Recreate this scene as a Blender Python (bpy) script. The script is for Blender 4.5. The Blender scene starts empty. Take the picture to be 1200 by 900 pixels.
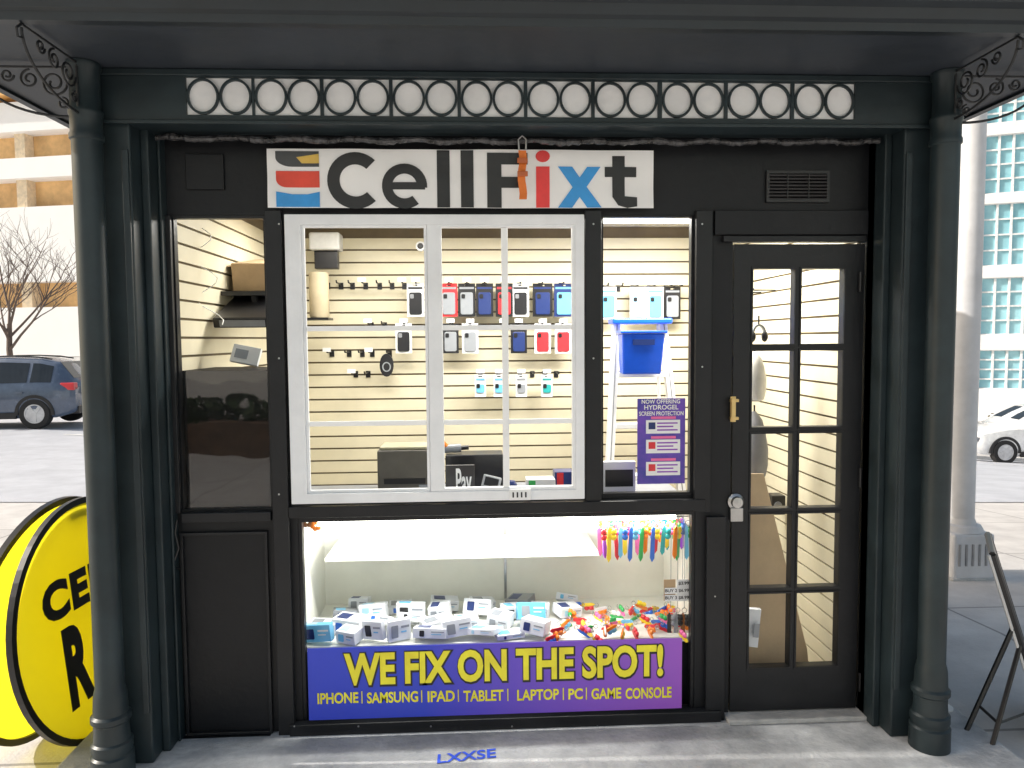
import bpy, bmesh, math, random
from math import sin, cos, pi, radians
from mathutils import Vector, Matrix
random.seed(11)
S = bpy.context.scene
COL = S.collection
F = 866.67
CAM = Vector((0, -3.0, 1.71))
yaw, pitch, roll = radians(2.85), radians(3.5), radians(0.45)
fw = Vector((sin(yaw)*cos(pitch), cos(yaw)*cos(pitch), -sin(pitch)))
r0 = Vector((cos(yaw), -sin(yaw), 0)); u0 = r0.cross(fw)
rt = r0*cos(roll) - u0*sin(roll); up = u0*cos(roll) + r0*sin(roll)
def ray(px, py): return fw + rt*((px-600)/F) + up*((450-py)/F)
def P(px, py, Y):
    d = ray(px, py); return CAM + d*((Y-CAM.y)/d.y)
def G(px, py, z):
    d = ray(px, py); return CAM + d*((z-CAM.z)/d.z)
def R(x0, y0, x1, y1, Y):
    xm, ym = (x0+x1)/2, (y0+y1)/2
    return P(x0, ym, Y).x, P(x1, ym, Y).x, P(xm, y1, Y).z, P(xm, y0, Y).z

# ---------------- materials ----------------
MATS = {}
def mat(name, col, rough=0.5, metal=0.0, var=0.12, scale=6.0, bump=0.0, bscale=60.0, emit=0.0, coat=0.0, col2=None, spec=None):
    if name in MATS: return MATS[name]
    m = bpy.data.materials.new(name); m.use_nodes = True
    nt = m.node_tree; b = nt.nodes['Principled BSDF']
    tc = nt.nodes.new('ShaderNodeTexCoord')
    nz = nt.nodes.new('ShaderNodeTexNoise'); nz.inputs['Scale'].default_value = scale; nz.inputs['Detail'].default_value = 8; nz.inputs['Roughness'].default_value = .65
    nt.links.new(tc.outputs['Object'], nz.inputs['Vector'])
    cr = nt.nodes.new('ShaderNodeValToRGB')
    a = col2 if col2 else tuple(c*(1-var*1.6) for c in col)
    c = col if col2 else tuple(min(1, c*(1+var)) for c in col)
    cr.color_ramp.elements[0].position = .32; cr.color_ramp.elements[0].color = (*a, 1)
    cr.color_ramp.elements[1].position = .68; cr.color_ramp.elements[1].color = (*c, 1)
    nt.links.new(nz.outputs['Fac'], cr.inputs['Fac']); nt.links.new(cr.outputs['Color'], b.inputs['Base Color'])
    mr = nt.nodes.new('ShaderNodeMapRange'); mr.inputs['To Min'].default_value = max(.02, rough*.75); mr.inputs['To Max'].default_value = min(1, rough*1.3)
    nt.links.new(nz.outputs['Fac'], mr.inputs['Value']); nt.links.new(mr.outputs['Result'], b.inputs['Roughness'])
    b.inputs['Metallic'].default_value = metal
    if spec is not None: b.inputs['Specular IOR Level'].default_value = spec
    if coat: b.inputs['Coat Weight'].default_value = coat; b.inputs['Coat Roughness'].default_value = .08
    if emit: b.inputs['Emission Color'].default_value = (*col, 1); b.inputs['Emission Strength'].default_value = emit
    if bump:
        n2 = nt.nodes.new('ShaderNodeTexNoise'); n2.inputs['Scale'].default_value = bscale; n2.inputs['Detail'].default_value = 5
        nt.links.new(tc.outputs['Object'], n2.inputs['Vector'])
        bp = nt.nodes.new('ShaderNodeBump'); bp.inputs['Strength'].default_value = bump; bp.inputs['Distance'].default_value = .01
        nt.links.new(n2.outputs['Fac'], bp.inputs['Height']); nt.links.new(bp.outputs['Normal'], b.inputs['Normal'])
    MATS[name] = m; return m
def glassmat(name, tint=(1, 1, 1), refl=.9, ior=1.5):
    m = bpy.data.materials.new(name); m.use_nodes = True; nt = m.node_tree
    nt.nodes.remove(nt.nodes['Principled BSDF']); out = nt.nodes['Material Output']
    t = nt.nodes.new('ShaderNodeBsdfTransparent'); t.inputs[0].default_value = (*tint, 1)
    g = nt.nodes.new('ShaderNodeBsdfGlossy'); g.inputs['Roughness'].default_value = .02; g.inputs['Color'].default_value = (refl, refl, refl, 1)
    fr = nt.nodes.new('ShaderNodeFresnel'); fr.inputs['IOR'].default_value = ior
    tc = nt.nodes.new('ShaderNodeTexCoord'); nz = nt.nodes.new('ShaderNodeTexNoise'); nz.inputs['Scale'].default_value = 3
    nt.links.new(tc.outputs['Object'], nz.inputs['Vector'])
    bp = nt.nodes.new('ShaderNodeBump'); bp.inputs['Strength'].default_value = .10; bp.inputs['Distance'].default_value = .02
    nt.links.new(nz.outputs['Fac'], bp.inputs['Height']); nt.links.new(bp.outputs['Normal'], g.inputs['Normal'])
    mx = nt.nodes.new('ShaderNodeMixShader'); nt.links.new(fr.outputs[0], mx.inputs[0]); nt.links.new(t.outputs[0], mx.inputs[1]); nt.links.new(g.outputs[0], mx.inputs[2])
    nt.links.new(mx.outputs[0], out.inputs['Surface']); return m
def translucent(name, col, w=.5):
    m = bpy.data.materials.new(name); m.use_nodes = True; nt = m.node_tree; b = nt.nodes['Principled BSDF']; out = nt.nodes['Material Output']
    tc = nt.nodes.new('ShaderNodeTexCoord'); nz = nt.nodes.new('ShaderNodeTexNoise'); nz.inputs['Scale'].default_value = 4; nt.links.new(tc.outputs['Object'], nz.inputs['Vector'])
    cr = nt.nodes.new('ShaderNodeValToRGB'); cr.color_ramp.elements[0].color = (*[c*.93 for c in col], 1); cr.color_ramp.elements[1].color = (*col, 1); nt.links.new(nz.outputs['Fac'], cr.inputs[0]); nt.links.new(cr.outputs[0], b.inputs['Base Color']); b.inputs['Roughness'].default_value = .4
    t = nt.nodes.new('ShaderNodeBsdfTranslucent'); nt.links.new(cr.outputs[0], t.inputs[0])
    mx = nt.nodes.new('ShaderNodeMixShader'); mx.inputs[0].default_value = w; nt.links.new(b.outputs[0], mx.inputs[1]); nt.links.new(t.outputs[0], mx.inputs[2]); nt.links.new(mx.outputs[0], out.inputs['Surface']); return m
GREEN = mat('green_paint', (.020, .032, .038), .40, var=.25, scale=3, bump=.12, bscale=14, spec=.4)
BLACK = mat('black_paint', (.012, .013, .016), .42, col2=(.006, .007, .009), scale=2.5, bump=.15, bscale=25, spec=.3)
BLACK2 = mat('black_trim', (.014, .015, .018), .35, col2=(.008, .009, .011), scale=5, bump=.1, bscale=40, spec=.35)
DARKB = mat('matt_black_board', (.003, .003, .004), .5, var=.2, spec=.2)
SOFF = mat('soffit_paint', (.028, .036, .048), .55, var=.2, scale=2, bump=.1, bscale=20)
IRON = mat('wrought_iron', (.014, .016, .019), .5, scale=20, bump=.3)
WHITEF = mat('white_vinyl_frame', (.86, .88, .91), .35, var=.05, scale=5, bump=.05)
BAN = mat('white_banner', (.90, .90, .91), .45, var=.03, scale=3, bump=.5, bscale=5)
INK = mat('black_ink', (.012, .012, .014), .3, var=.2, bump=.5, bscale=5)
RED = mat('red_ink', (.8, .05, .05), .4, bump=.4, bscale=5); BLUEI = mat('blue_ink', (.04, .33, .78), .4, bump=.4, bscale=5)
ORANGE = mat('orange_webbing', (.8, .20, .03), .6, bump=.3, bscale=120); STEEL = mat('steel', (.5, .5, .5), .3, metal=1)
GOLD = mat('brass', (.75, .55, .25), .3, metal=1); CREAM = mat('cream_slat', (.72, .665, .50), .5, var=.07, scale=2)
GROOVE = mat('slat_groove', (.16, .125, .08), .8); PANELW = mat('frosted_panel', (.90, .91, .93), .4, var=.07, scale=5)
WHT = mat('white_plastic', (.84, .85, .86), .4, var=.04); CARD = mat('white_card', (.80, .82, .85), .5, var=.04)
BLK = mat('black_plastic', (.012, .012, .014), .35); GREY = mat('grey_plastic', (.25, .26, .28), .45)
CARDB = mat('cardboard', (.52, .37, .22), .8, var=.1, scale=5, bump=.1); CARDL = mat('light_cardboard', (.68, .52, .34), .8, var=.08, scale=4, bump=.15)
LINO = mat('interior_floor', (.22, .19, .15), .5, scale=8)
GLASS = glassmat('clear_glass')
DGLASS = mat('car_glass', (.02, .026, .032), .06, var=.1)
YEL = mat('yellow_ink', (.98, .84, .04), .45)
WINK = mat('pale_ink', (.9, .9, .82), .45)
CONC = mat('concrete', (.58, .58, .57), .8, col2=(.36, .365, .37), scale=9, bump=.4, bscale=70)
COLS = {'red': (.7, .03, .04), 'blue': (.03, .16, .65), 'royal blue': (.008, .11, .82), 'light blue': (.16, .52, .80), 'pale blue': (.42, .68, .85), 'pink': (.85, .16, .40), 'yellow': (.9, .66, .03), 'green': (.04, .42, .10), 'orange': (.9, .24, .02), 'purple': (.28, .06, .5), 'black': (.012, .012, .015), 'white': (.8, .8, .8), 'dark blue': (.015, .035, .16), 'grey': (.3, .32, .35), 'teal': (.03, .4, .4), 'brown': (.3, .12, .04)}
def cm(n): return mat('plastic_'+n.replace(' ', '_'), COLS[n], .32, var=.08, coat=.3)

# ---------------- mesh helpers ----------------
OFF = {}
class MB:
    def __init__(s): s.v = []; s.f = []
    def add(s, vs, fs):
        n = len(s.v); s.v += [Vector(v) for v in vs]; s.f += [tuple(i+n for i in f) for f in fs]; return s
    def box(s, x0, x1, y0, y1, z0, z1, M=None):
        vs = [Vector(p) for p in ((x0,y0,z0),(x1,y0,z0),(x1,y1,z0),(x0,y1,z0),(x0,y0,z1),(x1,y0,z1),(x1,y1,z1),(x0,y1,z1))]
        if M: vs = [M @ v for v in vs]
        return s.add(vs, [(0,3,2,1),(4,5,6,7),(0,1,5,4),(1,2,6,5),(2,3,7,6),(3,0,4,7)])
    def quad(s, a, b, c, d): return s.add([a,b,c,d], [(0,1,2,3)])
    def prism(s, poly, y0, y1, M=None):
        n = len(poly); vs = [Vector((p[0], y0, p[1])) for p in poly] + [Vector((p[0], y1, p[1])) for p in poly]
        if M: vs = [M @ v for v in vs]
        return s.add(vs, [tuple(range(n)), tuple(range(2*n-1, n-1, -1))] + [(i, i+n, (i+1) % n+n, (i+1) % n) for i in range(n)])
    def tube(s, pts, r, n=8, caps=True):
        pts = [Vector(p) for p in pts]; rr = r if isinstance(r, (list, tuple)) else [r]*len(pts)
        rings = []; prev = None
        for i, p in enumerate(pts):
            d = (pts[min(i+1, len(pts)-1)] - pts[max(i-1, 0)]).normalized()
            if prev is None:
                a = Vector((0, 0, 1)) if abs(d.z) < .9 else Vector((1, 0, 0)); prev = d.cross(a).normalized()
            prev = (prev - d*prev.dot(d)).normalized(); w = d.cross(prev)
            rings.append([p + (prev*cos(2*pi*k/n) + w*sin(2*pi*k/n))*rr[i] for k in range(n)])
        vs = [v for g in rings for v in g]; fs = []
        for i in range(len(pts)-1):
            for k in range(n):
                fs.append((i*n+k, i*n+(k+1) % n, (i+1)*n+(k+1) % n, (i+1)*n+k))
        if caps: fs += [tuple(range(n))[::-1], tuple(range((len(pts)-1)*n, len(pts)*n))]
        return s.add(vs, fs)
    def lathe(s, prof, c, n=24, M=None):
        vs = []; fs = []
        for r, z in prof:
            for k in range(n): vs.append(Vector((r*cos(2*pi*k/n), r*sin(2*pi*k/n), z)))
        for i in range(len(prof)-1):
            for k in range(n): fs.append((i*n+k, i*n+(k+1) % n, (i+1)*n+(k+1) % n, (i+1)*n+k))
        fs += [tuple(range(n))[::-1], tuple(range((len(prof)-1)*n, len(prof)*n))]
        if M: vs = [M @ v for v in vs]
        return s.add([v+Vector(c) for v in vs], fs)
    def arc(s, cx, cz, rx, rz, tx, tz, a0, a1, y0, y1, n=28):
        for i in range(n):
            a, b = a0+(a1-a0)*i/n, a0+(a1-a0)*(i+1)/n
            pl = [(cx+rx*cos(a), cz+rz*sin(a)), (cx+rx*cos(b), cz+rz*sin(b)), (cx+(rx-tx)*cos(b), cz+(rz-tz)*sin(b)), (cx+(rx-tx)*cos(a), cz+(rz-tz)*sin(a))]
            s.prism(pl, y0, y1)
        return s
    def ball(s, c, r, sc=(1, 1, 1), n=10, m=7):
        prof = [(max(.0005, r*sin(pi*i/m)), -r*cos(pi*i/m)) for i in range(m+1)]
        return s.lathe([(a*1, b) for a, b in prof], c, n, Matrix.Diagonal((*sc, 1)))
    def holed(s, x0, x1, z0, z1, y0, y1, holes):
        xs = sorted(set([x0, x1]+[h[0] for h in holes]+[h[1] for h in holes])); zs = sorted(set([z0, z1]+[h[2] for h in holes]+[h[3] for h in holes]))
        sol = {}
        for i in range(len(xs)-1):
            for j in range(len(zs)-1):
                cx, cz = (xs[i]+xs[i+1])/2, (zs[j]+zs[j+1])/2
                sol[i, j] = not any(h[0] < cx < h[1] and h[2] < cz < h[3] for h in holes)
        for (i, j), k in sol.items():
            if not k: continue
            a, b, c, d = xs[i], xs[i+1], zs[j], zs[j+1]
            s.quad((a,y0,c),(b,y0,c),(b,y0,d),(a,y0,d)); s.quad((b,y1,c),(a,y1,c),(a,y1,d),(b,y1,d))
            if not sol.get((i-1, j)): s.quad((a,y1,c),(a,y0,c),(a,y0,d),(a,y1,d))
            if not sol.get((i+1, j)): s.quad((b,y0,c),(b,y1,c),(b,y1,d),(b,y0,d))
            if not sol.get((i, j-1)): s.quad((a,y1,c),(b,y1,c),(b,y0,c),(a,y0,c))
            if not sol.get((i, j+1)): s.quad((a,y0,d),(b,y0,d),(b,y1,d),(a,y1,d))
        return s
    def xf(s, M, i0=0):
        for i in range(i0, len(s.v)): s.v[i] = M @ s.v[i]
        return s
    def build(s, name, m, parent=None, smooth=False, bevel=0, local=False, label=None, cat=None, group=None, kind=None, recalc=True, weld=True):
        vs = s.v
        if parent is not None: off = Vector((0, 0, 0)) if local else OFF.get(parent.name, Vector((0, 0, 0)))
        elif local or kind == 'structure': off = Vector((0, 0, 0))
        else:
            xs = [v.x for v in vs]; ys = [v.y for v in vs]; off = Vector(((min(xs)+max(xs))/2, (min(ys)+max(ys))/2, min(v.z for v in vs)))
        me = bpy.data.meshes.new(name); me.from_pydata([v-off for v in vs], [], s.f)
        if recalc:
            bm = bmesh.new(); bm.from_mesh(me)
            if weld: bmesh.ops.remove_doubles(bm, verts=bm.verts, dist=1e-5)
            bmesh.ops.recalc_face_normals(bm, faces=bm.faces); bm.to_mesh(me); bm.free()
        me.materials.append(m)
        if smooth:
            for p in me.polygons: p.use_smooth = True
            try: me.set_sharp_from_angle(angle=radians(40))
            except Exception: pass
        o = bpy.data.objects.new(name, me); COL.objects.link(o)
        if parent is not None: o.parent = parent; OFF[o.name] = off
        else: o.location = off; OFF[o.name] = off
        if bevel:
            b = o.modifiers.new('Bevel', 'BEVEL'); b.width = bevel; b.segments = 2; b.limit_method = 'ANGLE'
        if label: o['label'] = label
        if cat: o['category'] = cat
        if group: o['group'] = group
        if kind: o['kind'] = kind
        return o
def thing(name, label, cat, loc=(0, 0, 0), rot=(0, 0, 0), group=None):
    o = bpy.data.objects.new(name, None); COL.objects.link(o); o.location = loc; o.rotation_euler = rot
    o.empty_display_size = .1; o['label'] = label; o['category'] = cat
    if group: o['group'] = group
    OFF[o.name] = Vector(loc); return o
def gen_text(body, off=0.0, align='LEFT', space=1.0):
    c = bpy.data.curves.new('lettering', 'FONT'); c.body = body; c.size = 1; c.offset = off; c.align_x = align; c.space_character = space; c.resolution_u = 4
    o = bpy.data.objects.new('tmp_text', c); COL.objects.link(o)
    dg = bpy.context.evaluated_depsgraph_get(); dg.update()
    me = bpy.data.meshes.new_from_object(o.evaluated_get(dg))
    vs = [v.co.copy() for v in me.vertices]; fs = [tuple(p.vertices) for p in me.polygons]
    bpy.data.objects.remove(o); bpy.data.meshes.remove(me); return vs, fs
def text(body, x0, x1, z0, z1, y, m, parent, off=0.0, outline=None, om=None, name='lettering', local=False, space=1.0, fn=None):
    vs, fs = gen_text(body, off, space=space)
    if not vs: return
    a0 = min(v.x for v in vs); a1 = max(v.x for v in vs); b0 = min(v.y for v in vs); b1 = max(v.y for v in vs)
    sx, sz = (x1-x0)/(a1-a0), (z1-z0)/(b1-b0)
    def mp(v, yy): return Vector((x0+(v.x-a0)*sx, yy, z0+(v.y-b0)*sz))
    if outline:
        vo, fo = gen_text(body, off+outline, space=space)
        MB().add([mp(v, y)+Vector((.002, 0, -.003)) for v in vo], fo).build(name+'_outline', om, parent, local=local, recalc=False)
        y -= .0012
    pts = [mp(v, y) for v in vs]
    if fn: pts = [fn(p) for p in pts]
    return MB().add(pts, fs).build(name, m, parent, local=local, recalc=False)
ORD = ['first','second','third','fourth','fifth','sixth','seventh','eighth','ninth','tenth','eleventh','twelfth','thirteenth','fourteenth','fifteenth','sixteenth','seventeenth','eighteenth','nineteenth','twentieth','twenty-first','twenty-second','twenty-third','twenty-fourth','twenty-fifth','twenty-sixth']

# ================= KIOSK =================
SL = .10
YB = -.22
zS = P(600, 85, YB).z
d = ray(600, 28); YFA = CAM.y + (zS-CAM.z)/d.z*d.y
xIL, xIR = P(203, 450, 0).x, P(1013, 450, 0).x
YBK = 1.6
zCE = 2.40
K = thing('shop_kiosk', 'dark green and black phone repair kiosk with round corner columns and glazed front', 'kiosk', (.12, .7, SL))
cxL, cxR = P(116, 500, -.27).x, P(1099, 500, -.27).x
hL = R(205, 252, 316, 600, 0); hC = R(340, 254, 684, 588, 0); hR = R(705, 252, 812, 580, 0); hD = R(352, 604, 814, 842, 0); hDr = R(856, 283, 1010, 846, 0)
zb = SL+.004
x1 = xIR
hDr = (hDr[0], hDr[1], zb, hDr[3])
zTop = P(600, 140, 0).z
MB().holed(xIL, x1, zb, zTop, 0, .05, [hL, hC, hR, hD, hDr]).build('front_wall', BLACK, K)
def fbox(px0, py0, px1, py1, y0, y1, name, m=BLACK2, bevel=.003, parent=None):
    a = R(px0, py0, px1, py1, y0); return MB().box(a[0], a[1], y0, y1, a[2], a[3]).build(name, m, parent or K, bevel=bevel)
fbox(318, 246, 337, 866, -.028, -.001, 'mullion'); fbox(686, 246, 705, 588, -.024, -.001, 'mullion'); fbox(815, 246, 834, 600, -.028, -.001, 'mullion')
fbox(828, 606, 850, 848, -.028, -.001, 'door_jamb'); fbox(196, 252, 205, 602, -.02, -.001, 'mullion')
fbox(338, 590, 827, 603, -.035, -.001, 'transom_rail'); fbox(212, 601, 317, 612, -.03, -.001, 'sill_rail')
a = R(214, 624, 316, 862, -.02); MB().holed(a[0], a[1], a[2], a[3], -.018, -.001, [(a[0]+.012, a[1]-.012, a[2]+.012, a[3]-.012)]).build('panel_moulding', BLACK2, K, bevel=.002)
fbox(339, 842, 845, 860, -.04, -.001, 'base_rail'); fbox(213, 864, 317, 872, -.03, -.001, 'base_rail')
fbox(838, 246, 1018, 275, -.022, -.001, 'header_panel', BLACK); fbox(848, 276, 1015, 283, -.03, -.001, 'door_head')
fbox(217, 180, 262, 222, -.012, -.001, 'junction_cover', BLACK)
for px, py in ((345, 851), (420, 851), (505, 851), (600, 851), (700, 851), (790, 851), (326, 262), (326, 420), (326, 580), (696, 262), (696, 420), (824, 262), (824, 430), (839, 700)):
    p = P(px, py, -.04); MB().lathe([(.004, 0), (.0035, .002)], (p.x, -.0405 if py > 840 else -.0285, p.z), 8, Matrix.Rotation(pi/2, 4, 'X')).build('screw', STEEL, K)
p = P(208, 618, -.03); MB().tube([(p.x, -.032, p.z+.03), (p.x-.006, -.04, p.z-.02), (p.x+.008, -.045, p.z-.08), (p.x-.012, -.04, p.z-.13), (p.x-.016, -.036, p.z-.16), (p.x+.006, -.04, p.z-.165)], .004, 6).build('dangling_cord', BLK, K, smooth=True)
v = R(898, 200, 972, 237, -.01)
vg = MB().holed(v[0], v[1], v[2], v[3], -.014, -.001, [(v[0]+.012, v[1]-.012, v[2]+.012, v[3]-.012)]).build('vent_grille', BLK, K)
lv = MB(); n = 8
for i in range(n):
    z = v[2]+.016+(v[3]-v[2]-.032)*i/(n-1); lv.box(v[0]+.012, v[1]-.012, -.006, .006, -.0035, .0035, Matrix.Translation((0, -.008, z)) @ Matrix.Rotation(.6, 4, 'X'))
for k in (1/3, 2/3): lv.box(v[0]+(v[1]-v[0])*k-.002, v[0]+(v[1]-v[0])*k+.002, -.0155, -.001, v[2]+.013, v[3]-.013)
lv.build('louvre', BLK, vg)
zPan = P(260, 434, .05).z
def window(hole, name, fr=.012, m=BLACK2):
    return MB().holed(hole[0]-.001, hole[1]+.001, hole[2]-.001, hole[3]+.001, .006, .04, [(hole[0]+fr, hole[1]-fr, hole[2]+fr, hole[3]-fr)]).build(name, m, K)
w1 = window(hL, 'side_window'); MB().box(hL[0]+.010, hL[1]-.010, .02, .024, hL[2]+.010, zPan).build('pane', GLASS, w1)
window(hR, 'side_window', fr=.008); dw = window(hD, 'display_window', fr=.014)
o = R(337, 251, 685, 588, -.04); l1 = R(358, 265, 502, 571, -.04); l2 = R(519, 265, 672, 573, -.04)
zt, zbm = l2[3], l2[2]
sw = MB().holed(o[0], o[1], o[2], o[3], -.04, -.0015, [(l1[0]-.008, l2[1]+.008, zbm-.006, zt+.006)]).build('sliding_window', WHITEF, K, bevel=.003)
MB().holed(l1[0]-.008, l1[1]+.0, zbm-.006, zt+.006, -.03, -.012, [(l1[0]+.004, l1[1]-.012, zbm+.006, zt-.004)]).build('sash', WHITEF, sw, bevel=.002)
MB().holed(l1[1]+.001, l2[1]+.008, zbm-.006, zt+.006, -.036, -.004, [(l2[0], l2[1]-.004, zbm+.006, zt-.004)]).build('sash', WHITEF, sw, bevel=.002)
STREAK = mat('reflection_white', (.95, .96, .97), .3, var=.03)  # white bars stand in for soft reflection streaks; the sashes have no glass
for py in (384, 494):
    z = P(560, py, -.01).z
    MB().box(l1[0]+.005, l1[1]-.013, -.026, -.018, z-.010, z+.010).build('reflection_bar', STREAK, sw, bevel=.002)
    MB().box(l2[0]+.001, l2[1]-.005, -.030, -.022, z-.010, z+.010).build('reflection_bar', STREAK, sw, bevel=.002)
xg = P(592, 420, -.01).x; MB().box(xg-.013, xg+.013, -.035, -.020, zbm+.007, zt-.005).build('reflection_bar', STREAK, sw, bevel=.002)
a = R(597, 573, 622, 586, -.045); MB().box(a[0], a[1], -.05, -.0405, a[2], a[3]).build('latch', WHT, sw, bevel=.002)
m_ = MB()
for k in range(4): m_.box(a[0]+.012+.017*k, a[0]+.018+.017*k, -.0512, -.0502, a[2]+.012, a[3]-.012)
m_.build('latch_marks', BLK, sw)
# door
dr = R(858, 286, 1008, 844, -.006); dz0 = SL+.026
cols = [(880, 928), (936, 985)]; rows = [(315, 403), (411, 500), (508, 595), (602, 688), (695, 781)]
holes = []
zr = [(P(932, b, -.006).z, P(932, a, -.006).z) for a, b in rows]
for (a, b) in cols:
    xa, xb = P(a, 548, -.006).x, P(b, 548, -.006).x
    for z0, z1 in zr: holes.append((xa, xb, z0, z1))
D = MB().holed(dr[0], dr[1], dz0, dr[3], -.006, .036, holes).build('door', BLACK2, K)
for h in holes: MB().holed(h[0]-.008, h[1]+.008, h[2]-.008, h[3]+.008, -.011, -.0065, [(h[0]-.001, h[1]+.001, h[2]-.001, h[3]+.001)]).build('glazing_bead', BLACK2, D)
a = R(856, 465, 866, 495, -.03); hh = MB().box(a[0]+.006, a[1]-.006, -.012, -.0065, a[2], a[3])
hh.box(a[0], a[1], -.03, -.012, a[2]+.01, a[2]+.022); hh.box(a[0], a[1], -.03, -.012, a[3]-.022, a[3]-.01); hh.box(a[0]+.003, a[1]-.015, -.034, -.028, a[2]+.008, a[3]-.008)
hh.build('handle', GOLD, D, bevel=.001)
c = P(864, 589, -.03); RX = Matrix.Rotation(pi/2, 4, 'X')
MB().lathe([(.034, 0), (.034, .008), (.024, .014), (.022, .03), (.008, .032)], (c.x, -.0065, c.z), 20, RX).build('lock', STEEL, D, smooth=True)
a = R(857, 596, 872, 612, -.03); MB().box(a[0], a[1], -.022, -.0065, a[2], a[3]).build('hasp', STEEL, D, bevel=.003)
for py in (330, 560, 800):
    p = P(1009, py, -.02); MB().tube([(p.x, -.014, p.z-.04), (p.x, -.014, p.z+.04)], .007).build('hinge', BLK, D)
MB().box(hDr[0]-.02, hDr[1]+.02, -.075, .06, SL+.001, SL+.02).build('threshold', CONC, K, bevel=.004)
def ex(px, Y): return P(px, 500, Y).x
def pier(xa, xb, xc, xi, s):
    lo, hi = min(xa, xb), max(xa, xb); MB().box(lo, hi, -.20, .12, SL, zS-.002).build('pier', GREEN, K, bevel=.006)
    lo, hi = min(xb, xc), max(xb, xc); MB().box(lo+.0005, hi-.0005, -.12, .12, SL, zTop+.05).build('pier_return', GREEN, K, bevel=.005)
    lo, hi = min(xc, xi), max(xc, xi); MB().box(lo+.0005, hi-.0005, -.05, .12, SL, zTop+.04).build('pier_return', GREEN, K, bevel=.004)
    e = xb - s*.028; lo, hi = min(xb-s*.004, e), max(xb-s*.004, e)
    MB().box(lo, hi, -.212, -.2005, SL+.2, zS-.28).build('pier_fillet', GREEN, K, bevel=.003)
pier(ex(120, -.2), ex(165, -.2), ex(186, -.12), xIL, 1)
pier(ex(1092, -.2), ex(1052, -.2), ex(1030, -.12), xIR, -1)
def column(cx):
    cy = -.27; prof = [(.074, SL), (.074, SL+.085), (.066, SL+.092), (.066, SL+.10), (.071, SL+.108), (.071, SL+.135), (.063, SL+.142), (.060, SL+.18), (.060, SL+.21), (.069, SL+.218), (.069, SL+.236), (.060, SL+.245), (.057, SL+.31), (.053, SL+.33), (.050, SL+.34), (.05, zS-.27), (.056, zS-.265), (.056, zS-.25), (.052, zS-.24), (.052, zS-.19), (.056, zS-.18), (.056, zS-.168), (.049, zS-.158), (.049, zS-.03), (.055, zS-.02), (.055, zS-.002)]
    MB().lathe(prof, (cx, cy, 0), 36).build('column', GREEN, K, smooth=True)
column(cxL); column(cxR)
for cx in (cxL+.02, cxR-.02):
    MB().lathe([(.05, SL), (.05, zS-.002)], (cx, 1.95, 0), 16).build('column', GREEN, K, smooth=True)
bx0, bx1 = P(113, 115, YB).x, P(1107, 115, YB).x; bz0 = P(600, 146, YB).z
p0, p1 = P(216, 115, YB).x, P(1003, 115, YB).x; pz0, pz1 = P(600, 137, YB).z, P(600, 94, YB).z
ez = [R(a, 94, b, 137, YB) for a, b in ((218,295),(298,375),(379,456),(460,536),(540,614),(618,693),(697,771),(776,849),(853,927),(931,1002))]
holes = [(e[0], e[1], pz0, pz1) for e in ez]
MB().holed(bx0, bx1, bz0, zS-.002, YB, -.06, holes).build('beam', GREEN, K)
MB().box(p0-.02, p1+.02, YB+.010, YB+.014, pz0-.01, pz1+.01).build('frosted_panel', PANELW, K)
rz = (pz1-pz0)/2
for e in ez:
    wq = (e[1]-e[0])/4
    for k in (1, 3):
        MB().arc(e[0]+wq*k, (pz0+pz1)/2, min(wq, rz)*.99, rz*.97, .0085, .0085, 0, 2*pi, YB-.001, YB+.009, 36).build('ring', GREEN, K)
MB().box(bx0-.01, bx1+.01, YB-.014, YB-.0005, zS-.025, zS-.002).build('beam_moulding', GREEN, K, bevel=.003)
MB().box(bx0-.01, bx1+.01, YB-.010, YB-.0005, bz0-.006, bz0+.008).build('beam_moulding', GREEN, K, bevel=.003)
MB().box(bx0+.1, bx1-.1, -.0595, -.0005, bz0+.02, bz0+.06).build('beam_soffit', BLACK, K)
ox0, ox1, oy1 = cxL-.45, cxR+.45, 2.35
MB().box(ox0, ox1, YFA, oy1, zS, zS+.02).build('soffit', SOFF, K)
def loop(prof, name, m):
    mb = MB(); n = len(prof); cs = [(ox0, YFA, -1, -1), (ox1, YFA, 1, -1), (ox1, oy1, 1, 1), (ox0, oy1, -1, 1)]
    vs = [(x+sx*o_, y+sy*o_, zS+h) for x, y, sx, sy in cs for o_, h in prof]
    fs = []
    for c_ in range(4):
        for i in range(n):
            j = (i+1) % n; d_ = (c_+1) % 4; fs.append((c_*n+i, d_*n+i, d_*n+j, c_*n+j))
    return mb.add(vs, fs).build(name, m, K)
loop([(-.02, -.012), (.012, -.012), (.016, .012), (.03, .02), (.04, .05), (.062, .062), (.066, .085), (.02, .085), (-.02, .03)], 'gutter', mat('gutter_paint', (.014, .020, .026), .45, var=.2, scale=3))
e = .02; rx0, rx1, ry0, ry1 = ox0-e, ox1+e, YFA-e, oy1+e; zr0 = zS+.075
MB().add([(rx0, ry0, zr0), (rx1, ry0, zr0), (rx1, ry1, zr0), (rx0, ry1, zr0), (rx0+1.3, .8, zr0+.5), (rx1-1.3, .8, zr0+.5)], [(0, 1, 5, 4), (1, 2, 5), (2, 3, 4, 5), (3, 0, 4), (0, 3, 2, 1)]).build('roof', GREEN, K)
def spiral(cu, cz, r, a0, turns, n=26): return [(cu+r*(1-.75*i/n)*cos(a0+turns*2*pi*i/n), cz+r*(1-.75*i/n)*sin(a0+turns*2*pi*i/n)) for i in range(n+1)]
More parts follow.
